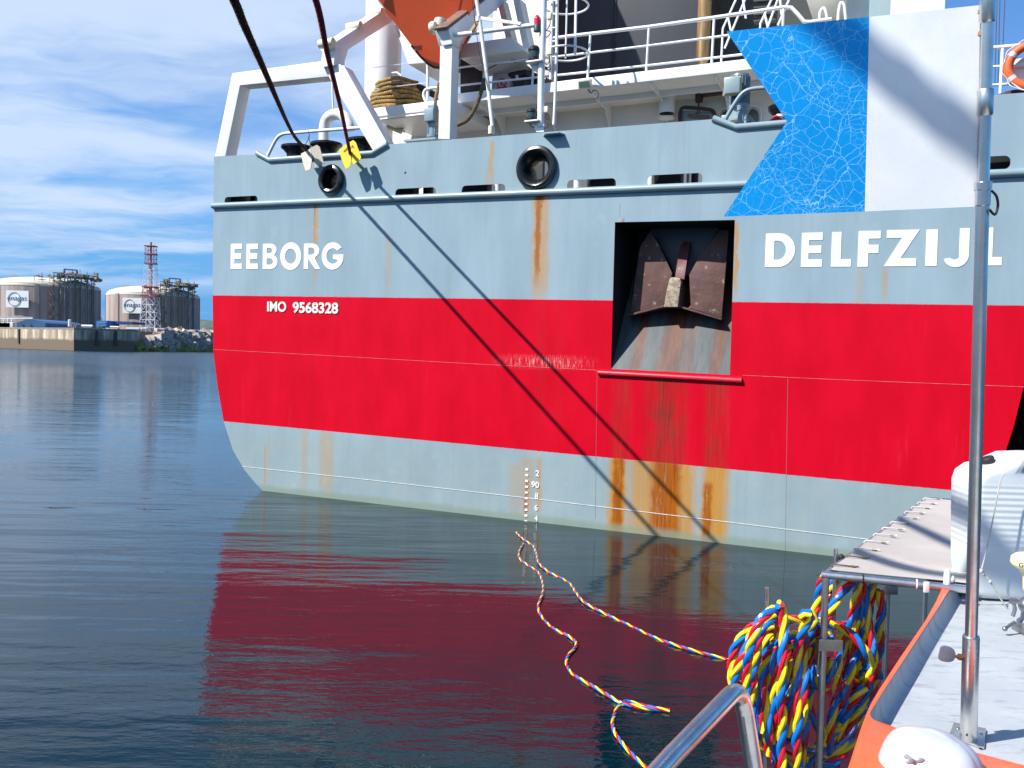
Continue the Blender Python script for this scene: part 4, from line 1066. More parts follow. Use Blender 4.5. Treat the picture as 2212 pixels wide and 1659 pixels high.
# anchor
DA = 0.42
FL = pbr("rusted_fluke", (0.105, 0.048, 0.038), 0.7, var=0.3, scale=4, spots=(0.30, 0.25, 0.23), spot_amt=0.62, spot_scale=8.5, bump=0.5, bscale=18, bdist=0.01)
base = Z3(735, 830, DA); an = thing('anchor', 'rusty stockless anchor housed in the dark hull pocket', 'anchor', base, ship=True)
m = MB(); m.prism([Z3(455, 330, DA + .06), Z3(545, 185, DA + .10), Z3(662, 415, DA + .04), Z3(722, 545, DA), Z3(650, 815, DA - .03), Z3(375, 875, DA)], (0, 0.07, 0)); m.build('fluke', FL, an, bevel=0.012)
m = MB(); m.prism([Z3(1110, 185, DA + .10), Z3(1192, 190, DA + .08), Z3(1174, 412, DA + .04), Z3(1132, 918, DA), Z3(876, 838, DA - .03), Z3(862, 560, DA), Z3(940, 415, DA + .04)], (0, 0.07, 0)); m.build('fluke', FL, an, bevel=0.012)
m = MB(); m.prism([Z3(345, 905, DA - .10), Z3(345, 888, DA - .10), Z3(648, 810, DA - .12), Z3(785, 815, DA - .12), Z3(1132, 920, DA - .10), Z3(1128, 935, DA - .10), Z3(785, 832, DA - .12), Z3(650, 828, DA - .12)], (0, 0.42, 0)); m.build('crown', FL, an, bevel=0.008)
m = MB(); m.prism([Z3(742, 580, DA - .10), Z3(765, 450, DA - .02), Z3(790, 310, DA + .20), Z3(825, 275, DA + .30), Z3(872, 290, DA + .30), Z3(842, 450, DA - .02), Z3(822, 600, DA - .10)], (0, 0.10, 0)); m.build('shank', pbr("dark_red_shank", (0.13, 0.035, 0.04), 0.6, var=0.3, spots=(0.4, 0.3, 0.27), spot_amt=0.4, spot_scale=9), an, bevel=0.012)
m = MB(); m.prism([Z3(650, 826, DA - .20), Z3(682, 660, DA - .19), Z3(700, 588, DA - .16), Z3(715, 578, DA - .15), Z3(785, 585, DA - .15), Z3(795, 610, DA - .16), Z3(768, 826, DA - .20)], (0, 0.16, 0)); m.build('palm_block', pbr("scraped_block", (0.34, 0.27, 0.19), 0.7, var=0.45, scale=14, spots=(0.10, 0.045, 0.03), spot_amt=0.85, spot_scale=16, bump=0.6, bscale=30, bdist=0.01), an, bevel=0.015)
m = MB(); m.prism([Z3(790, 640, DA - .12), Z3(806, 640, DA - .12), Z3(786, 828, DA - .14), Z3(770, 828, DA - .14)], (0, 0.22, 0)); m.build('side_web', FL, an)

# mooring ropes and their rat guards
def fuzz_mat(name, col, col2):
    m, g, b = new_mat(name); c = g.coord()
    n = g.noise(c, 30, 5, 0.7)
    put(g, b, 'Base Color', g.mix(n.ramp(0.35, 0.65), col, col2)); b.inputs['Roughness'].default_value = 0.95
    b.inputs['Specular IOR Level'].default_value = 0.1
    put(g, b, 'Normal', g.bump(g.noise(c, 90, 4, 0.7), 1.0, 0.02))
    return m
MR1 = fuzz_mat("brown_mooring_rope", (0.045, 0.027, 0.019), (0.15, 0.095, 0.066))
MR2 = fuzz_mat("red_mooring_rope", (0.17, 0.014, 0.030), (0.30, 0.10, 0.11))
def shadow_plane(sh):
    p0, p1 = ship_world(T(*sh[0])), ship_world(T(*sh[1])); return p0, (p1 - p0).cross(SUNDIR).normalized()
def on_plane(px, py, pl_):
    D = ray(px, py); t = (pl_[0] - CAM).dot(pl_[1]) / D.dot(pl_[1]); return CAM + D * t
sp = shadow_plane(((790, 360), (1540, 1165)))
a = on_plane(735, 230, sp); b_ = on_plane(708, 120, sp); c = on_plane(682, 0, sp)
end = ship_world(T(757, 335, -0.06))
RP2 = [end, end.lerp(a, .35), a, b_, c, ship_world((7.85, -8.85, 5.76)), ship_world((8.80, -10.45, 5.62)), ship_world((9.72, -12.15, 5.55)), ship_world((10.29, -13.47, 5.61)), ship_world((11.29, -14.57, 6.2)), ship_world((12.3, -15.7, 6.8)), ship_world((13.4, -17.0, 7.6))]
sp = shadow_plane(((750, 415), (1410, 1148)))
q = [on_plane(*k, sp) for k in ((618, 260), (570, 150), (530, 60), (503, -5))]
e0, e1 = ship_world(T(672, 332, -0.05)), ship_world(T(640, 300, -0.55))
RP1 = [ship_world(T(705, 352, 0.12)), ship_world(T(688, 337, -0.02)), e0, e1] + q + [ship_world((8.05, -9.75, 5.20)), ship_world((8.90, -11.10, 5.13)), ship_world((9.77, -12.44, 5.15)), ship_world((9.93, -12.98, 5.60)), ship_world((9.8, -13.4, 6.6)), ship_world((9.6, -13.8, 7.8)), ship_world((9.4, -15.0, 11.0))]
print('ROPE', [tuple(round(x, 2) for x in p) for p in RP1], [tuple(round(x, 2) for x in p) for p in RP2])
def hairy(pts, Rr, pitch, mat, name, label, n_h):
    th = thing(name, label, 'mooring rope', pts[0], group=None)
    P = spline(pts, 14)
    rs = strands(P, Rr, pitch)
    m = MB()
    for st in rs: m.tube(st, Rr * 0.60, 7)
    m.build('laid_strands', mat, th)
    m = MB(); PP = resample(P, 0.02)
    for i in range(n_h):
        p = PP[random.randrange(len(PP) - 1)]
        v = Vector((random.gauss(0, 1), random.gauss(0, 1), random.gauss(0, 1))).normalized()
        a_ = p + v * Rr * 0.9; b2 = a_ + (v * .6 + Vector((random.gauss(0, .6), random.gauss(0, .6), random.gauss(0, .6)))).normalized() * random.uniform(0.006, 0.020) * (Rr / .028)
        s_ = v.cross(Vector((0.3, 0.2, 0.9))).normalized() * 0.0022
        m.add([a_ - s_, a_ + s_, b2 + s_ * .4, b2 - s_ * .4], [(0, 1, 2, 3)])
    o = m.build('loose_fibres', mat, th); o['kind'] = 'stuff'
    return th
hairy(RP1, 0.031, 0.17, MR1, 'mooring_rope', 'thick frayed dark brown mooring rope running up to the left', 9000)
hairy(RP2, 0.028, 0.14, MR2, 'mooring_rope', 'thinner faded red mooring rope held by the yellow rat guard', 1800)
GB = pbr("grey_beige_guard", (0.42, 0.385, 0.30), 0.6, var=0.15, scale=5, spots=(0.30, 0.22, 0.12), spot_amt=0.25, spot_scale=7)
YL = pbr("yellow_guard", (0.86, 0.60, 0.025), 0.5, var=0.08, scale=4)
g1 = thing('rat_guard', 'pale grey two leaf rat guard on the brown mooring rope', 'rat guard', T(*A1(910, 1290), -0.22), ship=True)
m = MB(); m.prism([T(*A1(x, y), -0.20 - 0.03 * k) for k, (x, y) in enumerate([(830, 1272), (905, 1232), (922, 1285), (918, 1345), (908, 1402), (868, 1412), (846, 1345)])], (0, 0.012, 0)); m.build('leaf', GB, g1)
m = MB(); m.prism([T(*A1(x, y), -0.26) for x, y in [(903, 1224), (962, 1199), (985, 1215), (1020, 1352), (943, 1387), (942, 1310), (926, 1285)]], (0, 0.012, 0)); m.build('leaf', GB, g1)
m = MB(); m.tube(spline(trace(A1, [(890, 1085), (900, 1130), (870, 1190), (835, 1230), (900, 1245), (905, 1180), (890, 1130)], -0.05), 5), 0.007, 6); m.build('lanyard', RUBBER, g1)
g2 = thing('rat_guard', 'bright yellow two leaf rat guard with lettering on the red mooring rope', 'rat guard', T(*A1(1235, 1280), -0.3), ship=True)
m = MB(); m.prism([T(*A1(x, y), -0.30) for x, y in [(1145, 1238), (1208, 1188), (1236, 1270), (1247, 1322), (1236, 1378), (1202, 1398), (1166, 1315)]], (0, 0.012, 0)); m.build('leaf', YL, g2)
m = MB(); m.prism([T(*A1(x, y), -0.32) for x, y in [(1222, 1182), (1262, 1159), (1284, 1178), (1327, 1298), (1320, 1322), (1264, 1362), (1253, 1330), (1250, 1268)]], (0, 0.012, 0)); m.build('leaf', YL, g2)
def guard_text(body, x, y, size, ang, d):
    o = T(*A1(x, y), d); ca, sa = math.cos(R(ang)), math.sin(R(ang))
    v_, f_ = lettering(body, size, 0.002, lambda X, Y, Z: (o.x + X * ca - Y * sa, o.y + Z, o.z + X * sa + Y * ca), 0.0)
    m = MB(); m.add(v_, f_); m.build('guard_lettering', RUBBER, g2)
guard_text('eeb', 1188, 1262, 0.075, 32, -0.304)
guard_text('org', 1233, 1240, 0.075, 32, -0.324)
m = MB(); m.torus(ship_world(T(*A1(1235, 1275), -0.33)) * 0 + T(*A1(1235, 1275), -0.33), (0, 1, 0), 0.02, 0.006, 16, 6); m.build('clip_ring', BLACK, g2)

# ------------------------------------------------------------------ far shore
def proj_px(p):
    q = Vector(p) - CAM; return CX + F * q.dot(_r) / q.dot(_f)
def far(px, py, Y): return at_y(px, py, Y)
def B5(x, y): return (.21543 * x, (680 + .29837 * y) / 1.38517)     # pixel in the close view of the far shore
def fb(x, y, Y): return far(*B5(x, y), Y)
def conc_mat(name, a, b_, streak=1.0, tide=None, vscale=0.1, hscale=1.0):
    m, g, b = new_mat(name); c = g.coord('Object'); x, y, z = g.sep(c)
    n = g.noise(g.mapping(c, scale=(hscale, hscale, vscale)), 1.0, 5, 0.65)
    n2 = g.noise(c, 0.25, 4, 0.6)
    col = g.mix(n.ramp(0.36, 0.62) * streak, a, b_)
    col = g.mix(n2.ramp(0.4, 0.7) * 0.35, col, tuple(k * 0.7 for k in a))
    if tide:
        zz = z + (n2 - 0.5) * 1.2
        col = g.mix(zz.ramp(tide[0] + 0.5, tide[0] - 0.4), col, tide[1])
    put(g, b, 'Base Color', col); b.inputs['Roughness'].default_value = 0.85
    return m
QUAYM = conc_mat("quay_concrete", (0.66, 0.55, 0.40), (0.20, 0.15, 0.11), 0.9, tide=(-2.9, (0.16, 0.125, 0.085)), vscale=0.06, hscale=0.55)
corner = at_z(159.4, 757.2, 0); lft = at_y(-60, 750.3, 292); rgt = at_z(288.6, 759.4, 0)
HQ = 6.6
lft.z = 0; corner.z = 0; lft = corner + (lft - corner) * 1.5
nrm = (rgt - corner).normalized()
back = (lft - corner).normalized()
q = MB()
mid = Vector((corner.x, corner.y, HQ))
P = [Vector((p.x, p.y, 0)) for p in (lft, corner, rgt)]
bk = Vector((back.y, -back.x, 0));  bk = bk if bk.y > 0 else -bk
P += [P[2] + Vector((-4, 14, 0)), P[0] + Vector((0, 40, 0))]
q.prism([p + Vector((0, 0, -1.5)) for p in P], (0, 0, HQ + 1.5 - 0.5))
quay = q.build('harbour_wall', QUAYM, None, off=(corner.x, corner.y, HQ - 0.5 - 0.0 - 0.0))
tag(quay, 'stained concrete harbour wall across the water below the storage tanks', 'harbour wall')
q = MB(); q.prism([p + Vector((0, 0, HQ - 0.5)) for p in P], (0, 0, 0.55)); q.build('coping', conc_mat("coping_concrete", (0.30, 0.28, 0.22), (0.20, 0.19, 0.15)), quay, bevel=0.05)
q = MB()
def fender(p): return q
for t in (0.06, 0.26, 0.43):
    p = corner + (rgt - corner) * t if False else corner.lerp(rgt, t)
for sx, Yk in ((235, None), (960, None), (1150, None)):
    side = sx < 740
    if side: t = (740 - sx) / 740; p = corner.lerp(lft, t * 0.49); dr = back
    else: t = (sx - 740) / 600; p = corner.lerp(rgt, t); dr = nrm
    n_ = Vector((dr.y, -dr.x, 0)); n_ = n_ if n_.y < 0 else -n_
    q = MB(); q.box(Vector((p.x, p.y, 3.9)) + n_ * 0.12, (0.9, 0.5, 4.4), Matrix.Rotation(math.atan2(dr.y, dr.x), 3, 'Z')); q.build('fender_recess', conc_mat("dark_stain", (0.10, 0.08, 0.065), (0.06, 0.05, 0.045)), quay)

q = MB(); LZ = 6.4
q.prism([(-500, 338, -2), (-200, 322, -2), (rgt.x - 6, rgt.y + 12, -2), (-117, 302, -2), (-109, 344, -2), (-98, 410, -2), (-60, 700, -2), (100, 1500, -2), (-1200, 1500, -2)], (0, 0, LZ + 2))
tag(q.build('industrial_ground', conc_mat("yard_ground", (0.20, 0.19, 0.17), (0.14, 0.13, 0.12))), None, kind='structure')
# breakwater of cubes
ROCK = [conc_mat("block_pale", (0.50, 0.41, 0.33), (0.36, 0.30, 0.245), vscale=0.8), conc_mat("block_dark", (0.36, 0.29, 0.235), (0.24, 0.195, 0.16), vscale=0.8), conc_mat("block_weedy", (0.34, 0.33, 0.045), (0.17, 0.15, 0.05), vscale=0.8)]
protos = []
rb = at_z(440, 760.0, 0)
ra, rz = at_z(293, 759.2, 0), at_z(475, 760.2, 0)
cnt_ = 0
for lay in range(7):
    for k in range(24):
        t = (k + random.uniform(-.35, .35)) / 23.0
        p = ra.lerp(rz, t) + Vector((0, lay * 3.0 + random.uniform(-1, 1), 0.25 + lay * 0.98 + random.uniform(-.4, .4)))
        kind = 2 if lay < 2 and random.random() < (0.75 if lay == 0 else .4) else (0 if random.random() < .6 else 1)
        key = (kind, random.randrange(3))
        src = next((o for kk, o in protos if kk == key), None)
        if src is None:
            mm = MB(); mm.box((0, 0, 0), (random.uniform(2.2, 3.0), random.uniform(1.8, 2.4), random.uniform(1.6, 2.2)))
            o = mm.build('breakwater_block', ROCK[kind], None, bevel=0.12); protos.append((key, o))
        else: o = src.copy(); COL.objects.link(o)
        o.location = p; o.rotation_euler = (random.uniform(-.7, .7), random.uniform(-.7, .7), random.uniform(0, 3))
        s = random.uniform(0.95, 1.55); o.scale = (s, s, s)
        lab = ('weed covered yellow green block at the foot of the breakwater' if kind == 2 else 'grey concrete block heaped on the breakwater slope')
        tag(o, lab, 'concrete block', 'concrete blocks of the breakwater'); cnt_ += 1

# storage tanks
TANKM = conc_mat("tank_concrete", (0.42, 0.35, 0.31), (0.24, 0.20, 0.185), 0.85, vscale=0.012, hscale=0.30)
TROOF = pbr("tank_roof_cream", (0.62, 0.59, 0.47), 0.6, var=0.04, scale=0.05)
STEEL = pbr("process_steel", (0.22, 0.21, 0.21), 0.6, var=0.3, scale=0.2)
STEELG = pbr("process_green", (0.10, 0.12, 0.08), 0.6, var=0.4, scale=0.3)
OCH = pbr("process_ochre", (0.30, 0.20, 0.10), 0.6, var=0.5, scale=0.4)
SIGNW = pbr("tank_sign_white", (0.80, 0.81, 0.80), 0.5, var=0.03, scale=0.2)
SIGNB = pbr("sign_blue", (0.045, 0.13, 0.30), 0.5, var=0.03)
SIGNG = pbr("sign_green", (0.16, 0.26, 0.17), 0.5, var=0.05)
def tank(x0, x1, ywall, ydome, sx0, sx1, sy0, sy1, Y, label, steel):
    c = far((x0 + x1) / 2, ywall, Y); rad = (x1 - x0) / 2 * Y / F; top = c.z; cy = Y + rad * .2
    ctr = Vector((c.x * (cy / Y), cy, LZ)); rad *= cy / Y; top = EYE + (top - EYE) * cy / Y
    dome = far(x0, ydome, cy).z
    th = thing('storage_tank', label, 'storage tank', ctr)
    m = MB(); m.lathe(ctr, (0, 0, 1), [(rad, 0), (rad, top - LZ)], 72); m.build('wall', TANKM, th)
    for k in range(8):
        a_ = R(200 + k * 45)
        pp = ctr + Vector((rad * math.cos(a_), rad * math.sin(a_), 0)); m = MB()
        m.box(pp + Vector((0, 0, (top - LZ) / 2)), (0.9, 2.6, top - LZ), Matrix.Rotation(a_, 3, 'Z')); m.build('buttress', TANKM, th)
    m = MB(); Hd = dome - top; pr = [(rad * 1.005, -0.8), (rad * 1.005, 0)] + [(rad * math.cos(R(a_)) ** 0.9, Hd * math.sin(R(a_))) for a_ in range(0, 90, 6)] + [(0.01, Hd)]
    m.lathe(ctr + Vector((0, 0, top - LZ)), (0, 0, 1), pr, 72); rf = m.build('roof', TROOF, th)
    m = MB()
    for k in range(72):
        a_ = 2 * math.pi * k / 72
    m.torus(ctr + Vector((0, 0, top - LZ + 1.0)), (0, 0, 1), rad * 1.0, 0.10, 72, 4); m.build('roof_rail', OCH, th)
    # sign panel
    cd = Vector((-ctr.x, -cy, 0)).normalized(); rtv = Vector((-cd.y, cd.x, 0)); rtv = rtv if rtv.x > 0 else -rtv
    sc_ = far((sx0 + sx1) / 2, (sy0 + sy1) / 2, cy - rad * 0.93)
    W2 = (sx1 - sx0) * (cy - rad) / F; H2 = (sy1 - sy0) * (cy - rad) / F
    lat_ = ((sx0 + sx1) / 2 - (x0 + x1) / 2) / ((x1 - x0) / 2); dv = (cd * math.sqrt(1 - lat_ ** 2) + rtv * lat_).normalized(); pc = Vector((ctr.x, ctr.y, 0)) + dv * (rad + 1.6); pc.z = sc_.z
    for _ in range(12):
        ex = proj_px(pc) - (sx0 + sx1) / 2; lat_ -= ex / ((x1 - x0) / 2) * .7; lat_ = max(-.97, min(.97, lat_)); dv = cd * math.sqrt(1 - lat_ ** 2) + rtv * lat_
        z_ = pc.z; pc = Vector((ctr.x, ctr.y, 0)) + dv * (rad + 1.6); pc.z = z_
    rt_ = Vector((-dv.y, dv.x, 0)); rz_ = math.atan2(rt_.y, rt_.x); W2 = W2 / max(.5, abs(rt_.dot(rtv)))
    m = MB(); m.box(pc, (W2, 0.3, H2), Matrix.Rotation(rz_, 3, 'Z')); sg = m.build('sign_panel', SIGNW, th)
    def onsign(x, y, z): return pc + dv * (0.35 + z) + rt_ * x + Vector((0, 0, y))
    v_, f_ = lettering('enagas', H2 * 0.42, 0.1, onsign, 0.0, 1.0, 'CENTER')
    xs = [(p - pc).dot(rt_) for p in v_]; w_ = max(xs) - min(xs); mx_ = (max(xs) + min(xs)) / 2; k_ = W2 * 0.86 / w_
    v_ = [pc + dv * (0.3) + rt_ * (((p - pc).dot(rt_) - mx_) * k_) + Vector((0, 0, (p.z - pc.z) - H2 * 0.08)) for p in v_]
    m = MB(); m.add(v_, f_); m.build('sign_lettering', SIGNB, sg)
    m = MB(); pts = [onsign(-W2 * 0.13 + W2 * 0.27 * math.cos(R(q_)), H2 * 0.0 + H2 * 0.40 * math.sin(R(q_)), 0.0) for q_ in range(0, 360, 8)]
    m.tube(pts, H2 * 0.014, 4, closed=True); m.build('sign_ring', SIGNG, sg)
    # pump platform and pipe racks on the right half
    W_ = rad * 2
    def sp(fx, fz, dy=0.0):
        """fx across the tank (0 left, 1 right), fz height above the wall top"""
        off_ = min(.98, abs(fx - .5) * 2)
        q_ = ctr + rtv * ((fx - .5) * W_) + cd * (rad * math.sqrt(1 - off_ ** 2) + 1.2 + dy)
        return Vector((q_.x, q_.y, top + fz))
    rr_ = random.Random(3 if steel else 4)
    HH = dome - top
    m = MB()
    for k in range(7):
        fx = 0.57 + 0.060 * k
        p = sp(fx, HH * 1.15); m.bar((p.x, p.y, LZ), (p.x, p.y, p.z + rr_.uniform(-.8, 2.2)), 0.5, 0.5)
    for fz in (HH * 1.25, HH * .9, HH * .45, -(top - LZ) * .3, -(top - LZ) * .62):
        m.bar(sp(0.56, fz), sp(0.945, fz), 1.0, 0.45, up=(0, 0, 1))
    for k in range(6):
        f0 = .57 + .06 * k
        for z0, z1 in ((HH * .45, HH * .9), (HH * .9, HH * 1.25), (-(top - LZ) * .3, HH * .45), (-(top - LZ) * .62, -(top - LZ) * .3)): m.bar(sp(f0, z0, .5), sp(f0 + .06, z1, .5), .2, .2)
    m.build('pipe_rack', STEEL, th)
    for k in range(7):
        fx = 0.615 + 0.049 * k; p = sp(fx, 0, .8); m = MB()
        m.cyl((p.x, p.y, LZ), (p.x, p.y, top + HH * rr_.uniform(.7, 1.2)), rr_.uniform(.22, .40), 8); m.build('riser_pipe', STEEL if k % 3 else STEELG, th)
    m = MB(); a_, b2 = sp(0.57, HH * 1.0), sp(0.945, HH * 1.0); m.bar((a_ + b2) / 2 + Vector((-(b2.x - a_.x) / 2, 4, 0)), (a_ + b2) / 2 + Vector(((b2.x - a_.x) / 2, 4, 0)), 14, 0.5)
    m.build('platform', STEELG, th)
    for k in range(40):
        p = sp(rr_.uniform(.37 if k % 3 == 0 else .57, .94), 0) + Vector((0, rr_.uniform(2, 8), 0)); m = MB()
        h0 = HH * rr_.uniform(.7, 1.2) if k % 3 else HH * rr_.uniform(.4, .9); s_ = rr_.uniform(.7, 1.7)
        if k % 2: m.box((p.x, p.y, top + h0 + s_), (s_ * 1.3, s_, s_ * 1.6))
        else: m.cyl((p.x - s_, p.y, top + h0 + 1), (p.x + s_, p.y, top + h0 + 1), s_ * .55, 10)
        m.build('process_unit', (STEELG, OCH, STEEL, OCH)[k % 4], th)
    for k in range(9):
        p = sp(0.38 + 0.066 * k, 0) + Vector((0, 3, 0)); m = MB(); z0 = top + HH * (.5 + .75 * min(1, k / 4))
        m.cyl((p.x, p.y, z0 - HH * .5), (p.x, p.y, z0 + HH * rr_.uniform(.25, .55)), .18, 6); m.cyl((p.x, p.y, z0 + .3), (p.x + 4.2, p.y, z0 + .3), .14, 6); m.build('platform_rail', STEELG if k % 2 else OCH, th)
    p = sp(0.66, HH * 1.25); m = MB()
    m.bar(p, p + Vector((0, 0, HH * .42)), .7, .7); m.bar(p + Vector((0, 0, HH * .40)), p + Vector((W_ * .12, 0, HH * .33)), .6, .8); m.bar(p + Vector((W_ * .12, 0, HH * .38)), p + Vector((W_ * .125, 0, -HH * .05)), .8, .8); m.build('davit_crane', pbr("crane_blue", (0.03, 0.06, 0.13), 0.6), th)
    st_ = MB(); zz_ = LZ; sgn = 1
    while zz_ < top - 2:
        a_ = sp(0.52, zz_ - top, .3); b2 = sp(0.565, zz_ + 3.2 - top, .3)
        st_.bar((a_.x if sgn > 0 else b2.x, a_.y, zz_), (b2.x if sgn > 0 else a_.x, b2.y, zz_ + 3.2), .9, .3); zz_ += 3.2; sgn = -sgn
    st_.build('stair', pbr("stair_rust_brown", (0.16, 0.09, 0.06), 0.7), th)
    p = Vector((ctr.x - rad * .62, cy - 2, top + HH * .35)); m = MB()
    for dx in (-1.7, 0, 1.7):
        m.bar(p + Vector((dx, 0, 0)), p + Vector((dx, 0, 5.2)), .35, .35)
    for dz in (1.7, 3.4, 5.0): m.bar(p + Vector((-1.8, 0, dz)), p + Vector((1.8, 0, dz)), .3, .3)
    m.bar(p + Vector((-1.7, 0.4, 0)), p + Vector((1.7, 0.4, 5)), .3, .3); m.build('stair_head', pbr("pale_steel", (0.32, 0.31, 0.28), 0.6), th)
    return th
tank(-8, 204.8, 621.2, 598.0, 16.0, 58.8, 628.5, 664.5, 530, 'large concrete storage tank at the left edge of the view', True)
tank(238.7, 424.8, 639.8, 617.0, 266.5, 304.7, 644.2, 677.0, 600, 'concrete storage tank standing behind the red and white lattice tower', False)

# lattice tower
TY = 352.0
TWR, TWW = pbr("tower_red", (0.36, 0.045, 0.05), 0.6), pbr("tower_white", (0.66, 0.68, 0.70), 0.6)
bl, brr = fb(1432, 1075, TY), fb(1588, 1075, TY)
tc = (bl + brr) / 2; tw = thing('lattice_tower', 'tall red and white lattice tower in front of the right tank', 'tower', (tc.x, TY, tc.z))
def zrow(y): return fb(1510, y, TY).z
def halfw(y): return (.156 * TY / F * 1.0) * 0 + (fb(1510 + (78 - (1075 - y) * (78 - 62) / 375 if y > 700 else 62 - (700 - y) * (62 - 43) / 330 if y > 370 else 42), y, TY).x - fb(1510, y, TY).x)
def lat(y0, y1, n, mat, name, rad=0.16, shrink=1.0):
    m = MB(); cx0 = fb(1510, 700, TY).x
    for i in range(n):
        ya, yb = y0 + (y1 - y0) * i / n, y0 + (y1 - y0) * (i + 1) / n
        za, zb = zrow(ya), zrow(yb); wa, wb = halfw(ya) * shrink, halfw(yb) * shrink
        ca = [Vector((cx0 + sx * wa, TY + sy * wa, za)) for sx, sy in ((-1, -1), (1, -1), (1, 1), (-1, 1))]
        cb = [Vector((cx0 + sx * wb, TY + sy * wb, zb)) for sx, sy in ((-1, -1), (1, -1), (1, 1), (-1, 1))]
        for k in range(4):
            k2 = (k + 1) % 4
            m.tube([ca[k], cb[k]], rad, 4); m.tube([ca[k], (cb[k] + cb[k2]) / 2], rad * .6, 4); m.tube([ca[k2], (cb[k] + cb[k2]) / 2], rad * .6, 4); m.tube([cb[k], cb[k2]], rad * .6, 4)
    return m.build(name, mat, tw)
lat(1080, 700, 5, TWW, 'lower_legs', 0.16)
lat(700, 600, 2, TWR, 'red_band', 0.12)
lat(600, 370, 4, TWW, 'middle_legs', 0.085)
lat(370, 270, 2, TWR, 'upper_band', 0.10)
lat(270, 190, 2, TWR, 'top_band', 0.09)
cx0 = fb(1510, 700, TY).x
m = MB(); m.box((cx0, TY, (zrow(1060) + zrow(370)) / 2), (1.0, 1.0, zrow(370) - zrow(1060))); m.build('inner_mast', pbr("mast_grey_red", (0.42, 0.36, 0.37), 0.6, var=0.3, scale=.3), tw)
m = MB(); m.cyl((cx0, TY, zrow(370)), (cx0, TY, zrow(150)), .42, 8); m.build('flare_stack', pbr("stack_grey", (0.22, 0.20, 0.22), 0.6), tw)
for y in (190, 272, 365, 600, 695):
    m = MB(); h_ = halfw(y) + .35; m.box((cx0, TY, zrow(y)), (2 * h_, 2 * h_, .35)); m.build('gallery', TWR, tw)

# sheds, pipework, tanks and cranes on the far quay
BLUE = pbr("shed_blue", (0.035, 0.115, 0.26), 0.6, var=0.15, scale=.1)
BLUE2 = pbr("bright_blue_sheet", (0.03, 0.17, 0.48), 0.6, var=0.12, scale=.2)
def shed(pts, Y, dep, mat, name, label, cat):
    P = [fb(x, y, Y) for x, y in pts]; o = P[0]
    m = MB(); m.prism(P, (0, dep, 0)); return tag(m.build(name, mat, None, off=o), label, cat)
sh = shed([(165, 1003), (165, 955), (290, 918), (420, 940), (455, 962), (455, 1003)], 345, 30, BLUE, 'warehouse', 'dark blue gabled warehouse on the quay before the left tank', 'warehouse')
m = MB(); P = [fb(100, 915, 350), fb(300, 915, 350), fb(165, 950, 349), fb(90, 950, 349)]
for x in (205, 285):
    m = MB(); p = fb(x, 1000, 344.5); p2 = fb(x, 950, 344.5); m.cyl(p, p2, .16, 8); m.build('downpipe', STEEL, sh)
rack = thing('pipe_bridge', 'pale steel pipe bridge left of the dark blue warehouse', 'pipe bridge', fb(60, 1000, 340))
for y, r_ in ((905, .25), (915, .3), (945, .25), (962, .35)):
    m = MB(); m.cyl(fb(-80, y, 340), fb(140 if y > 930 else 330, y, 340), r_, 8); m.build('pipe', TWW if r_ > .28 else STEEL, rack)
for x in (-20, 30, 70, 110):
    m = MB(); m.bar(fb(x, 1003, 340), fb(x + 12, 905, 340), .4, .4); m.build('trestle', TWW, rack)
for k in range(5):
    m = MB(); p = fb(8 + 25 * k, 985, 339); m.box(p, (2.6, 2.0, 2.2)); m.build('pump_house', (WALL, STEELG)[k % 2], rack, bevel=.1)
b2_ = shed([(965, 1003), (968, 938), (1072, 936), (1072, 1003)], 330, 10, BLUE2, 'site_cabin', 'bright blue two storey cabin between the two tanks', 'cabin')
for y in (960, 982):
    m = MB(); a_, q_ = fb(975, y, 329.9), fb(1062, y - 1, 329.9); m.bar(a_, q_, .1, .5); m.build('window_band', pbr("cabin_window", (0.12, 0.25, 0.42), .3), b2_)
shed([(1072, 966), (1072, 938), (1325, 948), (1325, 970)], 336, 12, pbr("canopy_blue", (0.02, 0.05, 0.20), .6), 'canopy_roof', 'long dark blue canopy roof right of the bright blue cabin', 'canopy')
def vtank(x0, x1, y0, y1, Y, label):
    p = fb((x0 + x1) / 2, y1, Y); r_ = (fb(x1, y1, Y).x - fb(x0, y1, Y).x) / 2; h_ = fb(x0, y0, Y).z - p.z
    m = MB(); m.lathe(p, (0, 0, 1), [(r_, 0), (r_, h_ * .92), (r_ * .7, h_ * .98), (.02, h_)], 20); tag(m.build('vertical_tank', TWW, None, off=p), label, 'tank')
vtank(684, 712, 924, 996, 300, 'small upright white tank by the corner of the harbour wall')
def crane(pts, Y, label):
    th = thing('harbour_crane', label, 'crane', fb(*pts[0], Y)); YC = pbr("crane_ochre", (0.50, 0.31, 0.10), .6)
    m = MB(); m.bar(fb(*pts[0], Y), fb(*pts[1], Y), 1.4, 1.4); m.build('tower', YC, th)
    m = MB(); m.bar(fb(*pts[1], Y), fb(*pts[2], Y), 1.2, 1.2); m.build('jib', YC, th)
crane([(1015, 940), (985, 855), (960, 892)], 700, 'ochre harbour crane with hanging jib seen between the tanks')
crane([(1085, 940), (1068, 868), (1062, 866)], 700, 'ochre crane boom just left of the right tank')
rr_ = random.Random(11)
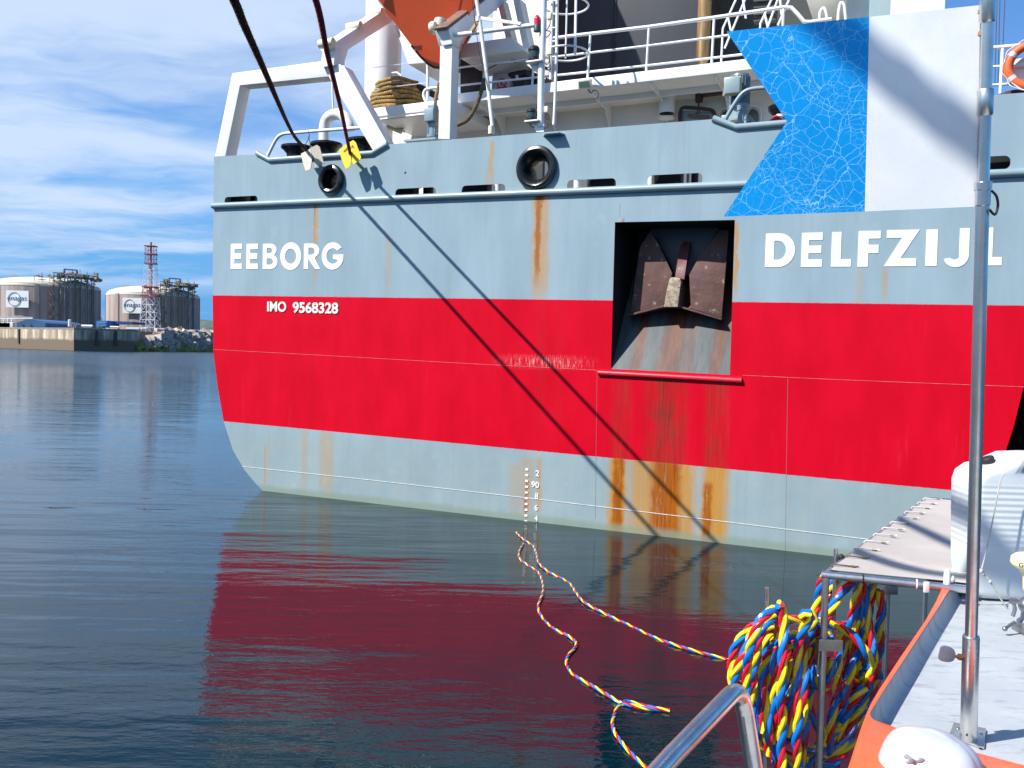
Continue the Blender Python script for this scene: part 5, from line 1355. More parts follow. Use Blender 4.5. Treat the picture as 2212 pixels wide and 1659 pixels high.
for i, (x, y, w, h, lab, col) in enumerate(((875, 990, 110, 22, 'white tanker trailer parked behind the harbour wall', TWW), (1150, 1000, 90, 16, 'cream pipe stack under the blue canopy', CREAM), (760, 985, 70, 40, 'brown valve cluster beside the small white tank', OCH),
                                       (1010, 1008, 60, 18, 'heap of olive grass and gravel on the harbour wall', STEELG), (1960, 1035, 110, 30, 'white flat roofed gatehouse behind the breakwater', TWW), (1830, 1015, 80, 55, 'yellow loading arm frame right of the lattice tower', pbr("yellow_frame", (.35, .28, .06), .6)))):
    p = fb(x, y, 318 if i < 4 else 380); s_ = F / (318 if i < 4 else 380); W_, H_ = w * .21543 / s_, h * .2154 / s_
    th = thing('yard_equipment' if i in (2, 5) else ('tanker_trailer' if i == 0 else 'pipe_stack' if i == 1 else 'rubble_heap' if i == 3 else 'gatehouse'), lab, ('trailer', 'pipes', 'valves', 'heap', 'gatehouse', 'loading arm')[i], p)
    if i in (0, 1):
        m = MB(); m.cyl(p + Vector((-W_ / 2, 0, 0)), p + Vector((W_ / 2, 0, 0)), H_ * .55, 12); m.build('barrel', col, th)
        m = MB(); m.box(p + Vector((0, 0, -H_ * .6)), (W_ * .9, 1, H_ * .3)); m.build('chassis', STEEL, th)
    elif i == 4:
        m = MB(); m.box(p, (W_, 4, H_ * .35)); m.build('roof', TWW, th)
        for dx in (-.4, 0, .4): m = MB(); m.bar(p + Vector((W_ * dx, 0, 0)), p + Vector((W_ * dx, 0, -H_)), .3, .3); m.build('post', TWW, th)
    elif i == 3:
        m = MB()
        for k in range(9): m.ball(p + Vector((rr_.uniform(-.5, .5) * W_, rr_.uniform(-1, 1), rr_.uniform(-.3, .4) * H_)), (W_ * .16, .8, H_ * .5), 8)
        m.build('stones', col, th)
    else:
        for k in range(7):
            m = MB(); a_ = p + Vector((rr_.uniform(-.5, .5) * W_, rr_.uniform(-1, 1), -H_ / 2)); m.cyl(a_, a_ + Vector((rr_.uniform(-.2, .2) * W_, 0, H_ * rr_.uniform(.5, 1))), .25, 6); m.build('pipe', (col, STEELG, OCH)[k % 3], th)
fence_ = thing('pipe_rack', 'long white pipe rack behind the breakwater blocks', 'pipe rack', fb(1700, 1060, 370))
for y, r_, xa, xb in ((1015, .35, 1265, 1480), (1045, .3, 1730, 2130), (1060, .25, 1600, 2140), (1068, .2, 1300, 1420)):
    m = MB(); m.cyl(fb(xa, y, 370), fb(xb, y, 370), r_, 8); m.build('pipe', TWW, fence_)
for k in range(12):
    x = 1740 + k * 34; m = MB(); m.bar(fb(x, 1078, 370), fb(x, 1040 - (k % 3) * 8, 370), .3, .3); m.build('trestle', TWW, fence_)
shed([(1590, 1070), (1590, 1008), (1725, 1008), (1725, 1070)], 385, 8, pbr("lilac_grey_sheet", (.21, .2, .24), .7), 'pump_shed', 'grey lilac pump shed at the foot of the lattice tower', 'shed')
# wooded hill behind
HILL = None
def hill_mat():
    m, g, b = new_mat("wooded_hill"); c = g.coord(); n = g.noise(c, .02, 6, .7)
    put(g, b, 'Base Color', g.mix(n.ramp(.35, .65), (.035, .06, .055), (.10, .13, .10))); b.inputs['Roughness'].default_value = 1; return m
m = MB(); n_ = 60; rows = []
for j in range(5):
    row = []
    for i in range(n_):
        x = -625 + i * 22; t = 1.0
        hh = (1 + .22 * math.sin(i * .55) + .10 * math.sin(i * 1.7 + 1) + .14 * math.sin(i * .21)) * (36 if t > .3 else 14)
        row.append((x, 1500 + j * 60, LZ - 8 if j in (0,) else (hh + 6) * (.5, .85, 1, .2)[j - 1] + 6 * noise.noise(Vector((i * .5, j * 1.0, 0)))))
    rows.append(row)
m.add([p for r_ in rows for p in r_], [(j * n_ + i, j * n_ + i + 1, (j + 1) * n_ + i + 1, (j + 1) * n_ + i) for j in range(4) for i in range(n_ - 1)])
tag(m.build('hills', hill_mat()), None, kind='structure')
# quay on the far side of the ship, shade put into its colour
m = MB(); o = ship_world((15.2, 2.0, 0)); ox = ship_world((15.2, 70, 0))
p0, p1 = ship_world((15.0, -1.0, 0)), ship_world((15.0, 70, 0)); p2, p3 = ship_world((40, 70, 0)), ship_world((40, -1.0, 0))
m.prism([Vector((p.x, p.y, -1.0)) for p in (p0, p1, p2, p3)], (0, 0, 4.1)); tag(m.build('quay_wall', conc_mat("dark_shaded_quay", (.030, .026, .026), (.015, .014, .015)), None, off=p0), 'dark quay wall in shade beyond the starboard side of the ship', 'quay wall')

# ------------------------------------------------------------------ the small orange boat in the foreground
ZD = 2.17
STEELM = None
def stainless():
    m, g, b = new_mat("stainless_steel"); c = g.coord('Object')
    n = g.noise(g.mapping(c, scale=(40, 40, 3)), 1.0, 5, .7); n2 = g.noise(c, 14, 5, .65)
    put(g, b, 'Base Color', g.mix(n2.ramp(.35, .7), (.74, .73, .70), (.56, .54, .51)))
    b.inputs['Metallic'].default_value = 1.0
    put(g, b, 'Roughness', n * .16 + n2 * .20 + .12)
    put(g, b, 'Normal', g.bump(n, .12, .002)); return m
INOX = stainless()
ORG = pbr("boat_orange", (0.86, 0.118, 0.020), 0.30, var=.05, scale=5, coat=.25)
def deck_mat():
    m, g, b = new_mat("boat_deck_white"); c = g.coord('Object')
    n = g.noise(c, 6, 6, .65); f = g.noise(g.mapping(c, scale=(9, 34, 9), rot=(0, 0, .5)), 1.0, 5, .75); s = g.noise(c, 95, 3, .6)
    col = g.mix(n.ramp(.35, .7), (.40, .425, .44), (.475, .495, .505))
    col = g.mix(f.ramp(.51, .66) * .6, col, (.23, .24, .245))
    col = g.mix(s.ramp(.72, .78) * .6, col, (.22, .21, .19))
    put(g, b, 'Base Color', col); b.inputs['Roughness'].default_value = .6
    put(g, b, 'Normal', g.bump(g.noise(c, 240, 3, .6), .35, .002)); return m
DECKM = deck_mat()
boat = thing('orange_boat', 'small orange boat with recessed white roof deck in the foreground', 'boat', at_z(2092, 1600, ZD))
# rim height from the shadow it throws on the deck
def proj(p):
    q = Vector(p) - CAM; z = q.dot(_f); return CX + F * q.dot(_r) / z, CY - F * q.dot(_u) / z
bh = None
for k in range(5, 140):
    h = k * .001; p = at_z(1930, 1450, ZD + h); s = p + SUNDIR * (h / -SUNDIR.z); x, y = proj(s)
    xe = 2062 + (1925 - 2062) * (y - 1296) / (1564 - 1296)
    if bh is None or abs(x - xe) < bh[0]: bh = (abs(x - xe), h)
HR = max(.03, min(.09, bh[1])); print('RIM', HR)
ZR = ZD + HR
inner_px = [(2066, 1252), (2055.6, 1268), (2036, 1298), (2008, 1341), (1956, 1420), (1912, 1487), (1887, 1527), (1881, 1538), (1883, 1549), (1895, 1557), (1925, 1567), (1976, 1585), (2085, 1618), (2212, 1652), (2420, 1708)]
outer_px = [(2044, 1250), (2036.8, 1265), (2022, 1298), (1998, 1341), (1944, 1420), (1900, 1487), (1880, 1521), (1871, 1541), (1860, 1570), (1831, 1659), (1800, 1755)]
IN = [at_z(x, y, ZR) for x, y in inner_px]; OUT = [at_z(x, y, ZR) for x, y in outer_px]
INs = spline(IN, 5)
m = MB()
poly = INs + [at_z(2470, 1800, ZR)] + [at_z(2000, 1800, ZR)] + OUT[::-1]
m.prism(poly, (0, 0, -.006)); m.build('coaming', ORG, boat, bevel=.0025)
m = MB(); n = len(OUT); vs = [p.copy() for p in OUT] + [Vector((p.x - .004, p.y, ZR - .07)) for p in OUT]
fs = [(i, i + 1, n + i + 1, n + i) for i in range(n - 1)]; m.add(vs, fs)
m.build('coaming_side', ORG, boat)
m = MB(); vs = [Vector((p.x - .004, p.y, ZR - .07)) for p in OUT] + [Vector((p.x - .06, p.y, .9)) for p in OUT] + [Vector((p.x + .15, p.y, -.3)) for p in OUT]
fs = [(j * n + i, j * n + i + 1, (j + 1) * n + i + 1, (j + 1) * n + i) for j in range(2) for i in range(n - 1)]; m.add(vs, fs)
m.build('cabin_side', pbr("cabin_side_grey", (.16, .165, .17), .6, var=.1), boat)
# cockpit behind the cabin, under and behind the camera
m = MB(); m.box((1.0, -.85, 1.22), (3.4, 4.3, .06)); m.build('cockpit_floor', pbr("cockpit_grey", (.42, .43, .42), .6, var=.1, scale=3), boat)
m = MB(); m.box((1.75, 1.325, 1.68), (1.9, .03, .92)); m.build('cabin_bulkhead', pbr("cockpit_white", (.62, .63, .62), .5), boat)
m = MB(); m.box((-.66, -.85, 1.5), (.12, 4.2, .5)); m.build('gunwale', pbr('cockpit_grey', (.42, .43, .42), .6), boat, bevel=.02)
# recessed deck with its curved wall along the left
m = MB(); n = len(INs); vs = []; rows = 7
cen = at_z(2350, 1450, ZD)
for j in range(rows):
    t = j / (rows - 1)
    for i, p in enumerate(INs):
        inw = Vector((cen.x - p.x, cen.y - p.y, 0)).normalized()
        off_ = HR * .62 * (1 - math.cos(t * math.pi / 2)); z = ZR - .003 - (HR - .003) * math.sin(t * math.pi / 2)
        vs.append(Vector((p.x, p.y, z)) + inw * (off_ + .0008))
fs = [(j * n + i, j * n + i + 1, (j + 1) * n + i + 1, (j + 1) * n + i) for j in range(rows - 1) for i in range(n - 1)]
last = [vs[(rows - 1) * n + i] for i in range(n)]
o_ = len(vs); vs += [at_z(2470, 1715, ZD), at_z(2700, 1380, ZD), at_z(2400, 1180, ZD), at_z(2120, 1212, ZD)]
fs.append([(rows - 1) * n + i for i in range(n)] + [o_, o_ + 1, o_ + 2, o_ + 3]); m.add(vs, fs)
m.build('roof_deck', DECKM, boat, smooth=60)

# flag pole
pole = thing('flag_pole', 'stainless telescopic flag pole bolted to the white deck', 'flag pole', at_z(2092, 1598, ZD))
PB = at_z(2092, 1598, ZD + .004); PT = at_y(2136, -70, 1.44)
def pole_at(py):
    lo, hi = 0.0, 1.0
    for _ in range(40):
        mid_ = (lo + hi) / 2
        if proj(PB.lerp(PT, mid_))[1] > py: lo = mid_
        else: hi = mid_
    return PB.lerp(PT, lo)
ax = (PT - PB).normalized()
m = MB(); m.lathe(PB, ax, [(.0150, 0), (.0148, (pole_at(1374) - PB).length - .003), (.0142, (pole_at(1374) - PB).length), (.0115, (pole_at(1374) - PB).length)], 40); lowt = m.build('lower_socket', INOX, pole)
m = MB(); a_ = pole_at(1390); m.cyl(a_, pole_at(400), .0108, 36); m.build('middle_tube', INOX, pole)
def ringseg(y0, y1, r, name='sleeve', mat=INOX):
    a_, b2 = pole_at(y0), pole_at(y1); L = (b2 - a_).length; m = MB()
    m.lathe(a_, ax, [(r * .86, 0), (r, L * .04 + .0006), (r, L * .96 - .0006), (r * .86, L)], 36); return m.build(name, mat, pole)
ringseg(445, 408, .0122, 'collar'); ringseg(410, 392, .0140)
m = MB(); m.cyl(pole_at(394), pole_at(46), .0098, 36); m.build('upper_tube', INOX, pole)
ringseg(250, 192, .0126); ringseg(49, -70, .0130)
m = MB(); P = [at_z(x, y, ZD + .0005) for x, y in ((2060, 1566), (2130, 1579), (2126, 1620), (2049, 1594))]
m.prism(P, (0, 0, .006)); bp = m.build('base_plate', INOX, pole, bevel=.002)
for x, y in ((2069, 1573), (2119, 1585), (2115, 1612), (2060, 1592)):
    m = MB(); p = at_z(x, y, ZD + .0065); m.lathe(p, (0, 0, 1), [(.0042, 0), (.0042, .0015), (.002, .0022)], 14); m.build('screw', INOX, bp)
m = MB(); p = at_y(2088.5, 1588, PB.y - .0155); m.ball(p, .0022, 8); m.build('drain_hole', RUBBER, lowt)
Yk = pole_at(1415).y
def thumb(pts): return [at_y(1516.1 + .3146 * x, 1155.1 + .3146 * y, Yk) for x, y in pts]
m = MB(); m.prism(spline(thumb([(1640, 775), (1668, 766), (1710, 778), (1736, 800), (1742, 830), (1728, 866), (1690, 876), (1640, 866), (1624, 845), (1632, 805)]), 4, closed=True), (0.0012, .0038, .0008)); tn = m.build('thumb_screw', pbr('dull_thumb_steel', (.21, .215, .25), .5, .35, var=.15, scale=40), pole, bevel=.0008)
m = MB(); q_ = thumb([(1735, 836), (1790, 844)]); m.cyl(q_[0] + Vector((0, .002, 0)), q_[1] + Vector((0, .002, 0)), .0030, 12)
m.cyl(q_[0].lerp(q_[1], .55) + Vector((0, .002, 0)), q_[1] + Vector((0, .002, 0)), .0062, 6); m.build('rusty_bolt', pbr("rusty_bolt", (.20, .09, .05), .55, .5, var=.3, scale=60), tn)
m = MB(); m.tube(spline([pole_at(412) + Vector((.012, -.004, 0)), pole_at(425) + Vector((.020, -.006, 0)), pole_at(445) + Vector((.024, -.004, 0)), pole_at(465) + Vector((.016, -.010, 0)), pole_at(455) + Vector((.004, -.014, 0))], 6), .0022, 8); m.build('cable_tie', RUBBER, pole)

# the rigid swallow tailed flag
fd = ray(-4700, 735).normalized()
FO = pole_at(230); Fn = fd.cross(ax).normalized()
def onflag(px, py):
    D = ray(px, py); return CAM + D * ((FO - CAM).dot(Fn) / D.dot(Fn))
def flag_mat(base, crack, amount, nm):
    m, g, b = new_mat(nm); c = g.coord('Object')
    w = g.vscale(g.vadd(g.noise(c, 26, 4, .6, color=True), g.com(-.5, -.5, -.5)), .016); cw = g.vadd(c, w)
    mott = g.noise(c, 5, 4, .6)
    e1 = g.voro(cw, 44, 'DISTANCE_TO_EDGE'); e2 = g.voro(g.vadd(cw, g.com(3.1, 1.7, .4)), 84, 'DISTANCE_TO_EDGE'); e3 = g.voro(g.mapping(cw, rot=(.4, .7, .3)), 15, 'DISTANCE_TO_EDGE')
    pm = g.noise(c, 9, 3, .5).ramp(.42, .60)
    k = e1.ramp(.015, .003).max(e2.ramp(.020, .005) * (pm * .7)).max(e3.ramp(.007, .0015))
    col = g.mix(k * amount, g.mix(mott.ramp(.3, .7), base, tuple(x * .84 for x in base)), crack)
    sp_ = g.noise(c, 70, 4, .65).ramp(.70, .78)
    col = g.mix(sp_ * (.25 if amount > .5 else .45), col, (.45, .46, .44))
    put(g, b, 'Base Color', col); b.inputs['Roughness'].default_value = .38; b.inputs['Specular IOR Level'].default_value = .22
    if amount > .5: put(g, b, 'Normal', g.bump(k.inv(), .12, .0005))
    return m
FB_ = flag_mat((.003, .30, .74), (.34, .66, .86), .72, "crazed_blue_paint"); FW_ = flag_mat((.84, .86, .87), (.50, .50, .49), .16, "white_flag_paint")
th = FN = Fn * (.004 if Fn.y > 0 else -.004)
flag = thing('signal_flag', 'rigid blue and white swallow tailed flag plate with crazed paint on the pole', 'flag', onflag(2100, 230))
m = MB()
bl_ = [onflag(1570, 68), onflag(1878, 36.5), onflag(1868, 456.8), onflag(1563, 468), onflag(1700, 262)]
wh_ = [onflag(1878, 36.5), onflag(2117, 11), onflag(2112, 446), onflag(1868, 456.8)]
m.prism(bl_, FN); m.mi = 1; m.prism(wh_, FN)
m.build('flag_plate', [FB_, FW_], flag)
for y in (22, 70, 300, 355, 436):
    m = MB(); p = onflag(2113, y); q2 = pole_at(y); m.bar(p + FN * .5, q2.lerp(p, .25), .004, .010); m.build('weld_tab', pbr("rusty_tab", (.42, .24, .12), .6, .3, var=.4, scale=80), flag)

# table with laced canvas
ZT = 2.222
tb_ = thing('canvas_table', 'steel framed canvas platform laced at the edges beside the boat deck', 'platform', at_z(1783, 1246, ZT))
TFL, TFR, TBL, TBR = at_z(1783, 1242, ZT), at_z(2088, 1273, ZT), at_z(2003, 1079, ZT), at_z(2180, 1092, ZT)
TRr = .0122
m = MB(); m.tube([TFL - (TFR - TFL).normalized() * .012, TFR], TRr, 20); m.build('front_tube', INOX, tb_)
m = MB(); m.tube([TBL, TBR], TRr, 16); m.build('back_tube', INOX, tb_)
m = MB(); m.tube([TFL, TBL], TRr * .9, 16); m.build('side_tube', INOX, tb_)
CANV = pbr("grey_canvas", (.44, .395, .36), .85, var=.10, scale=3.5, spots=(.40, .34, .29), spot_amt=.25, spot_scale=5, bump=.3, bscale=160, bdist=.002)
m = MB(); NX, NY = 26, 22; vs = []; ins = .03
for j in range(NY + 1):
    for i in range(NX + 1):
        s, t = i / NX, j / NY
        a_ = TFL.lerp(TFR, s); b2 = TBL.lerp(TBR, s); p = a_.lerp(b2, .02 + t * .965)
        p.x += .004 if i == 0 else 0
        sag = -.012 * (1 - (2 * s - 1) ** 2) * (1 - (2 * t - 1) ** 2) + .0035 * noise.noise(p * 5) + (.0025 * math.sin(t * 70) if i <= 1 else 0)
        vs.append(p + Vector((0, 0, .010 + sag)))
fs = [(j * (NX + 1) + i, j * (NX + 1) + i + 1, (j + 1) * (NX + 1) + i + 1, (j + 1) * (NX + 1) + i) for j in range(NY) for i in range(NX)]
m.add(vs, fs); m.build('canvas_sheet', CANV, tb_, smooth=80)
CORD = pbr("lacing_cord_grey", (.62, .60, .56), .8, var=.1); CORDB = pbr("lacing_cord_brown", (.12, .085, .05), .8, var=.2)
sd_ = (TBL - TFL)
for k in range(12):
    t = .05 + k * .083; p = TFL + sd_ * t; inn = (TFR - TFL).normalized(); q0 = p + inn * .055 + sd_.normalized() * .015 + Vector((0, 0, .012))
    m = MB(); m.tube(spline([p + Vector((-.010, 0, -.006)), p + Vector((-.004, 0, .014)), p + inn * .02 + Vector((0, 0, .016)), q0, q0 + inn * .018 + Vector((0, 0, .002))], 4), .0026, 6); m.build('lacing', CORDB if k in (0, 1) else CORD, tb_)
    m = MB(); m.torus(q0, (0, 0, 1), .008, .002, 14, 6); m.build('eyelet', CORDB, tb_)
m = MB(); p = TFL + sd_ * .13 + Vector((-.012, 0, .012)); m.ball(p, .011, 10); m.build('knot', RUBBER, tb_)
for px, mt_ in ((1869, RUBBER), (1988, WHITE)):
    s = (px - 1783) / (2088 - 1783) * .98; p = TFL.lerp(TFR, s); m = MB(); m.torus(p, (TFR - TFL), TRr + .0008, .0026, 20, 8); m.build('hose_clip', mt_, tb_)
p = TFL.lerp(TFR, (2000 - 1783) / 305.0); m = MB(); m.box(p + Vector((0, -.013, -.003)), (.016, .008, .032)); m.build('plastic_clip', WHITE, tb_, bevel=.002)
p = TBL.lerp(TBR, .42); m = MB(); m.box(p + Vector((0, -.012, .004)), (.02, .01, .036)); m.build('plastic_clip', WHITE, tb_, bevel=.002)
def leg(px, y0, Y, r, zb=.9, name='leg', tilt=0):
    a_ = at_y(px, y0, Y); m = MB(); m.cyl(a_, (a_.x + tilt, a_.y, zb), r, 18); return m.build(name, INOX, tb_)
leg(1784, 1246, TFL.y, .0112)
leg(1918, 1262, TFL.y + .32, .0092)
leg(1999, 1262, 3.55, .0100)
leg(1806, 1186, TFL.y + .22, .0072, 1.95)
leg(1656, 1269, 2.86, .0080, 1.0, tilt=.03)
p = at_y(1786, 1392, TFL.y - .004); m = MB(); m.box(p + Vector((.008, -.010, 0)), (.075, .004, .036)); m.build('bracket', INOX, tb_, bevel=.001)
p = at_y(1768, 1415, TFL.y + .03); m = MB(); m.box(p, (.020, .05, .105), Matrix.Rotation(.06, 3, 'Y')); m.build('bracket', INOX, tb_, bevel=.001)
p = at_y(1924, 1275, TFL.y + .30); m = MB(); m.box(p, (.05, .004, .030)); m.build('bracket', INOX, tb_, bevel=.001)

# three colour hose laid up and coiled on the bracket
YELL = pbr("yellow_hose", (.86, .70, .02), .22, var=.06, coat=.35); BLUH = pbr("blue_hose", (.005, .165, .58), .22, var=.08, coat=.35); REDH = pbr("red_hose", (.62, .008, .022), .22, var=.08, coat=.35)
def A9(x, y): return (1552.1 + .26898 * x, 1212.8 + .26898 * y)
LOOPS = [
 (2.82, [(120, 1010), (100, 900), (108, 780), (155, 650), (245, 545), (380, 470), (520, 462), (660, 470), (800, 485), (900, 500), (1000, 540), (1090, 610), (1170, 710), (1235, 800), (1272, 890), (1280, 930)], .0),
 (2.74, [(190, 1000), (125, 960), (150, 860), (190, 770), (240, 680), (260, 600), (330, 560), (450, 500), (560, 480)], .02),
 (2.66, [(275, 1800), (262, 1600), (245, 1400), (232, 1200), (222, 1040), (228, 880), (245, 750), (270, 630), (310, 520), (380, 430), (450, 385), (500, 420)], .0),
 (2.64, [(505, 1850), (510, 1600), (505, 1450), (515, 1280), (500, 1100), (512, 920), (515, 750), (525, 600), (520, 480), (505, 370), (490, 345)], .0),
 (2.65, [(635, 1850), (640, 1650), (628, 1450), (640, 1250), (625, 1080), (640, 900), (635, 760), (650, 640), (690, 530), (730, 440), (705, 412), (670, 450)], .0),
 (2.72, [(420, 1470), (400, 1300), (385, 1150), (360, 1030), (350, 930), (370, 820), (420, 720), (490, 650), (580, 590), (700, 560), (840, 540)], .0),
 (2.77, [(360, 1380), (345, 1220), (325, 1080), (328, 940), (335, 820), (360, 690), (395, 590), (470, 520)], .0),
 (2.76, [(450, 1600), (440, 1420), (460, 1300), (500, 1200), (560, 1050), (575, 900), (560, 760), (590, 640)], .0),
 (2.75, [(560, 1400), (565, 1220), (580, 1060), (600, 900), (650, 770), (700, 680), (780, 600), (850, 560)], .0),
 (2.80, [(690, 1750), (700, 1600), (690, 1400), (700, 1200), (690, 1050), (700, 900), (690, 760), (700, 650), (750, 560)], .0),
 (2.74, [(745, 690), (745, 780), (735, 880), (760, 960), (815, 1005), (870, 1000), (900, 900), (905, 780)], .0),
 (2.84, [(780, 720), (770, 850), (740, 1000), (720, 1120), (760, 1260), (830, 1370), (920, 1370), (1000, 1320)], .0),
 (2.83, [(1000, 560), (970, 700), (960, 850), (955, 1000), (930, 1150), (905, 1300), (890, 1450), (900, 1600)], .0),
 (2.88, [(1010, 480), (1020, 640), (1000, 800), (1010, 950), (980, 1100), (970, 1250)], .0),
 (2.86, [(905, 95), (845, 130), (815, 200), (805, 300), (775, 400), (735, 480), (700, 560)], .0),
 (2.92, [(985, 110), (920, 180), (870, 280), (830, 400), (800, 520)], .0),
 (2.80, [(1095, 140), (1030, 200), (975, 270), (930, 350), (880, 440), (840, 500)], .0),
 (2.84, [(1125, 130), (1115, 250), (1085, 380), (1060, 520), (1085, 660), (1075, 800), (1055, 930), (1030, 1060), (1005, 1180), (965, 1320), (930, 1450), (905, 1600), (900, 1750)], .0),
 (2.83, [(1155, 130), (1175, 280), (1195, 420), (1215, 560), (1240, 700), (1245, 820), (1215, 930), (1190, 1050), (1130, 1180), (1080, 1300), (1020, 1430), (950, 1540), (880, 1600)], .0),
 (2.87, [(1245, 140), (1225, 300), (1195, 450), (1170, 600), (1160, 760), (1180, 850), (1130, 960), (1060, 1050)], .0),
 (2.88, [(1290, 230), (1310, 380), (1290, 520), (1300, 640), (1265, 780), (1190, 860), (1170, 920)], .0),
 (2.88, [(1265, 880), (1245, 1000), (1195, 1130), (1140, 1260), (1090, 1350), (1040, 1450), (980, 1530), (900, 1600)], .0),
 (2.84, [(1110, 980), (1050, 960), (1010, 1010), (1000, 1100)], .0),
 (2.82, [(1180, 1010), (1110, 1090), (1040, 1200), (990, 1330), (980, 1450)], .0),
 (2.80, [(700, 1750), (745, 1600), (800, 1480), (835, 1400), (790, 1310), (720, 1240), (680, 1170)], .0),
 (2.82, [(540, 1540), (620, 1555), (700, 1530), (790, 1510), (850, 1470)], .0),
 (2.80, [(270, 1250), (310, 1330), (360, 1420), (440, 1470), (520, 1450), (600, 1380), (680, 1330)], .0),
 (2.83, [(280, 1400), (330, 1480), (400, 1500), (480, 1560), (560, 1640), (640, 1700)], .0),
 (2.82, [(1090, 1430), (1030, 1520), (950, 1590), (860, 1640), (760, 1680)], .0),
]
for i_, dx_, dy_, dY_ in ((2, 42, 20, .05), (3, -48, 45, .07), (4, 45, 30, .06), (5, 30, 60, .03), (6, 55, 30, .04), (7, -40, -60, .03), (8, 50, 40, .05), (9, -45, 30, .03), (17, 28, 60, .03), (18, -38, 70, .03), (12, 40, 20, .03), (21, -60, 40, .02)):
    LOOPS.append((LOOPS[i_][0] + dY_, [(x + dx_ * (1 + .25 * math.sin(k * .9 + i_)), y + dy_ + 12 * math.sin(k * 1.3 + i_)) for k, (x, y) in enumerate(LOOPS[i_][1])], .0))
coil = thing('hose_coil', 'thick yellow blue and red twisted hose coiled on the bracket under the platform', 'hose', at_y(1700, 1400, 2.72))
mbs = [MB(), MB(), MB()]
RC = .0152
HAND = 1.0
for i, (Y, pts, _x) in enumerate(LOOPS):
    P = [at_y(*A9(x, y), Y + .018 * math.sin(i * 2.1 + j * .9)) for j, (x, y) in enumerate(pts)]
    P = spline(P, 8)
    ph = random.randrange(3)
    for k, st in enumerate(strands(P, RC, HAND * .155)):
        mbs[(k + ph) % 3].tube(st, RC * (.53, .61, .47)[(k + ph) % 3], 9)
for mb_, mt_, lab in zip(mbs, (YELL, BLUH, REDH), ('yellow strand', 'blue strand', 'red strand')):
    o = mb_.build('strand', mt_, coil); o['label'] = lab
def A10(x, y): return (1082.9 + .32559 * x, 1119 + .32559 * y)
RA = [(100, 95), (128, 125), (160, 150), (190, 170), (215, 190), (235, 240), (250, 300), (320, 360), (400, 400), (460, 440), (500, 500), (560, 565), (700, 640), (850, 712), (1000, 785), (1150, 840), (1300, 885), (1450, 925), (1515, 942), (1650, 968), (1850, 1000), (2050, 1040), (2400, 1110)]
RBp = [(148, 172), (122, 215), (122, 268), (180, 315), (245, 360), (275, 430), (275, 500), (245, 590), (280, 670), (350, 735), (450, 785), (497, 840), (440, 920), (435, 980), (480, 1040), (600, 1110), (700, 1170), (790, 1225), (840, 1216), (950, 1246), (1120, 1278)]
RCp = [(1085, 1276), (950, 1262), (840, 1238), (785, 1240), (748, 1310), (740, 1380), (770, 1450), (850, 1550), (960, 1655), (1060, 1740), (1150, 1850)]
for pts, lab in ((RA, 'long twisted hose floating from the hull across to the coil'), (RBp, 'winding twisted hose floating nearer the camera over the red reflection'), (RCp, 'short hose end bending towards the steel hand rail')):
    P = spline([at_z(*A10(x, y), .010 + .012 * math.sin(i * 1.3)) for i, (x, y) in enumerate(pts)], 10)
    t_ = thing('floating_hose', lab, 'hose', P[len(P) // 2])
    for k, st in enumerate(strands(P, .0145, .24, .02)):
        m = MB(); m.tube(st, .0084, 6); m.build('strand', (YELL, BLUH, REDH)[k], t_)

# hand rail
hr = [at_y(1325, 1775, .98), at_y(1450, 1635, 1.08), at_y(1560, 1520, 1.20), at_y(1580, 1500, 1.225), at_y(1593, 1497, 1.245), at_y(1602, 1508, 1.262), at_y(1610, 1540, 1.27), at_y(1626, 1640, 1.27), at_y(1645, 1760, 1.27)]
m = MB(); P = [hr[0], hr[1], hr[2]] + spline(hr[2:7], 5)[1:] + hr[7:]
m.tube(P, .0128, 28)
tag(m.build('hand_rail', INOX, None, off=hr[4]), 'bent stainless hand rail in the bottom centre foreground', 'hand rail')

# jerrycan
def can_mat():
    m, g, b = new_mat("jerrycan_plastic"); c = g.coord('Object'); x, y, z = g.sep(c)
    s_ = (z * (2 * math.pi / .0185)).sin() * z.ramp(.14, .17) * z.ramp(.37, .34)
    col = g.mix(z.ramp(.14, .10) * .5, (.60, .635, .645), (.50, .57, .585))
    put(g, b, 'Base Color', col); b.inputs['Roughness'].default_value = .38
    b.inputs['Subsurface Weight'].default_value = .25; b.inputs['Subsurface Radius'].default_value = (.03, .03, .03); b.inputs['Subsurface Scale'].default_value = .5
    put(g, b, 'Normal', g.bump(s_, 1.0, .0006)); return m
CANP = can_mat()
def A5(x, y): return (2021.4 + .3045 * x, 938.5 + .3045 * y)
YC = 2.60
can = thing('jerrycan', 'white ribbed plastic jerrycan with moulded handle standing on the boat deck', 'jerrycan', Vector((at_y(2200, 1300, YC).x, YC, ZD)))
out_px = [(2080, 1311), (2068, 1296), (2064, 1240), (2065, 1120), (2067, 1052), (2074, 1030), (2094.5, 1014), (2122, 1007), (2143, 996), (2164, 986), (2210, 984), (2290, 986), (2322, 1000), (2335, 1040), (2338, 1290), (2325, 1318), (2200, 1317)]
hole_px = [(2171, 1019), (2175, 1011), (2190, 1009), (2280, 1011), (2285, 1018), (2280, 1025), (2180, 1025)]
YS = YC + .085
o0 = Vector((at_y(2200, 1300, YS).x, YC, ZD))
def canpt(p): q = at_y(*p, YS); return (q.x - o0.x, (q.z - o0.z) * .93)
zmin = min(canpt(p)[1] for p in out_px)
yaw = Matrix.Rotation(-.05, 3, 'Z')
def place_can(x, y, z): return o0 + yaw @ Vector((x + .022, .10 + z, y - zmin + .001))
v_, f_ = flat([[canpt(p) for p in out_px], [canpt(p) for p in hole_px]], .13, place_can, bevel=.026, offset=-.026)
m = MB(); m.add(v_, f_); m.build('body', CANP, can, smooth=60)
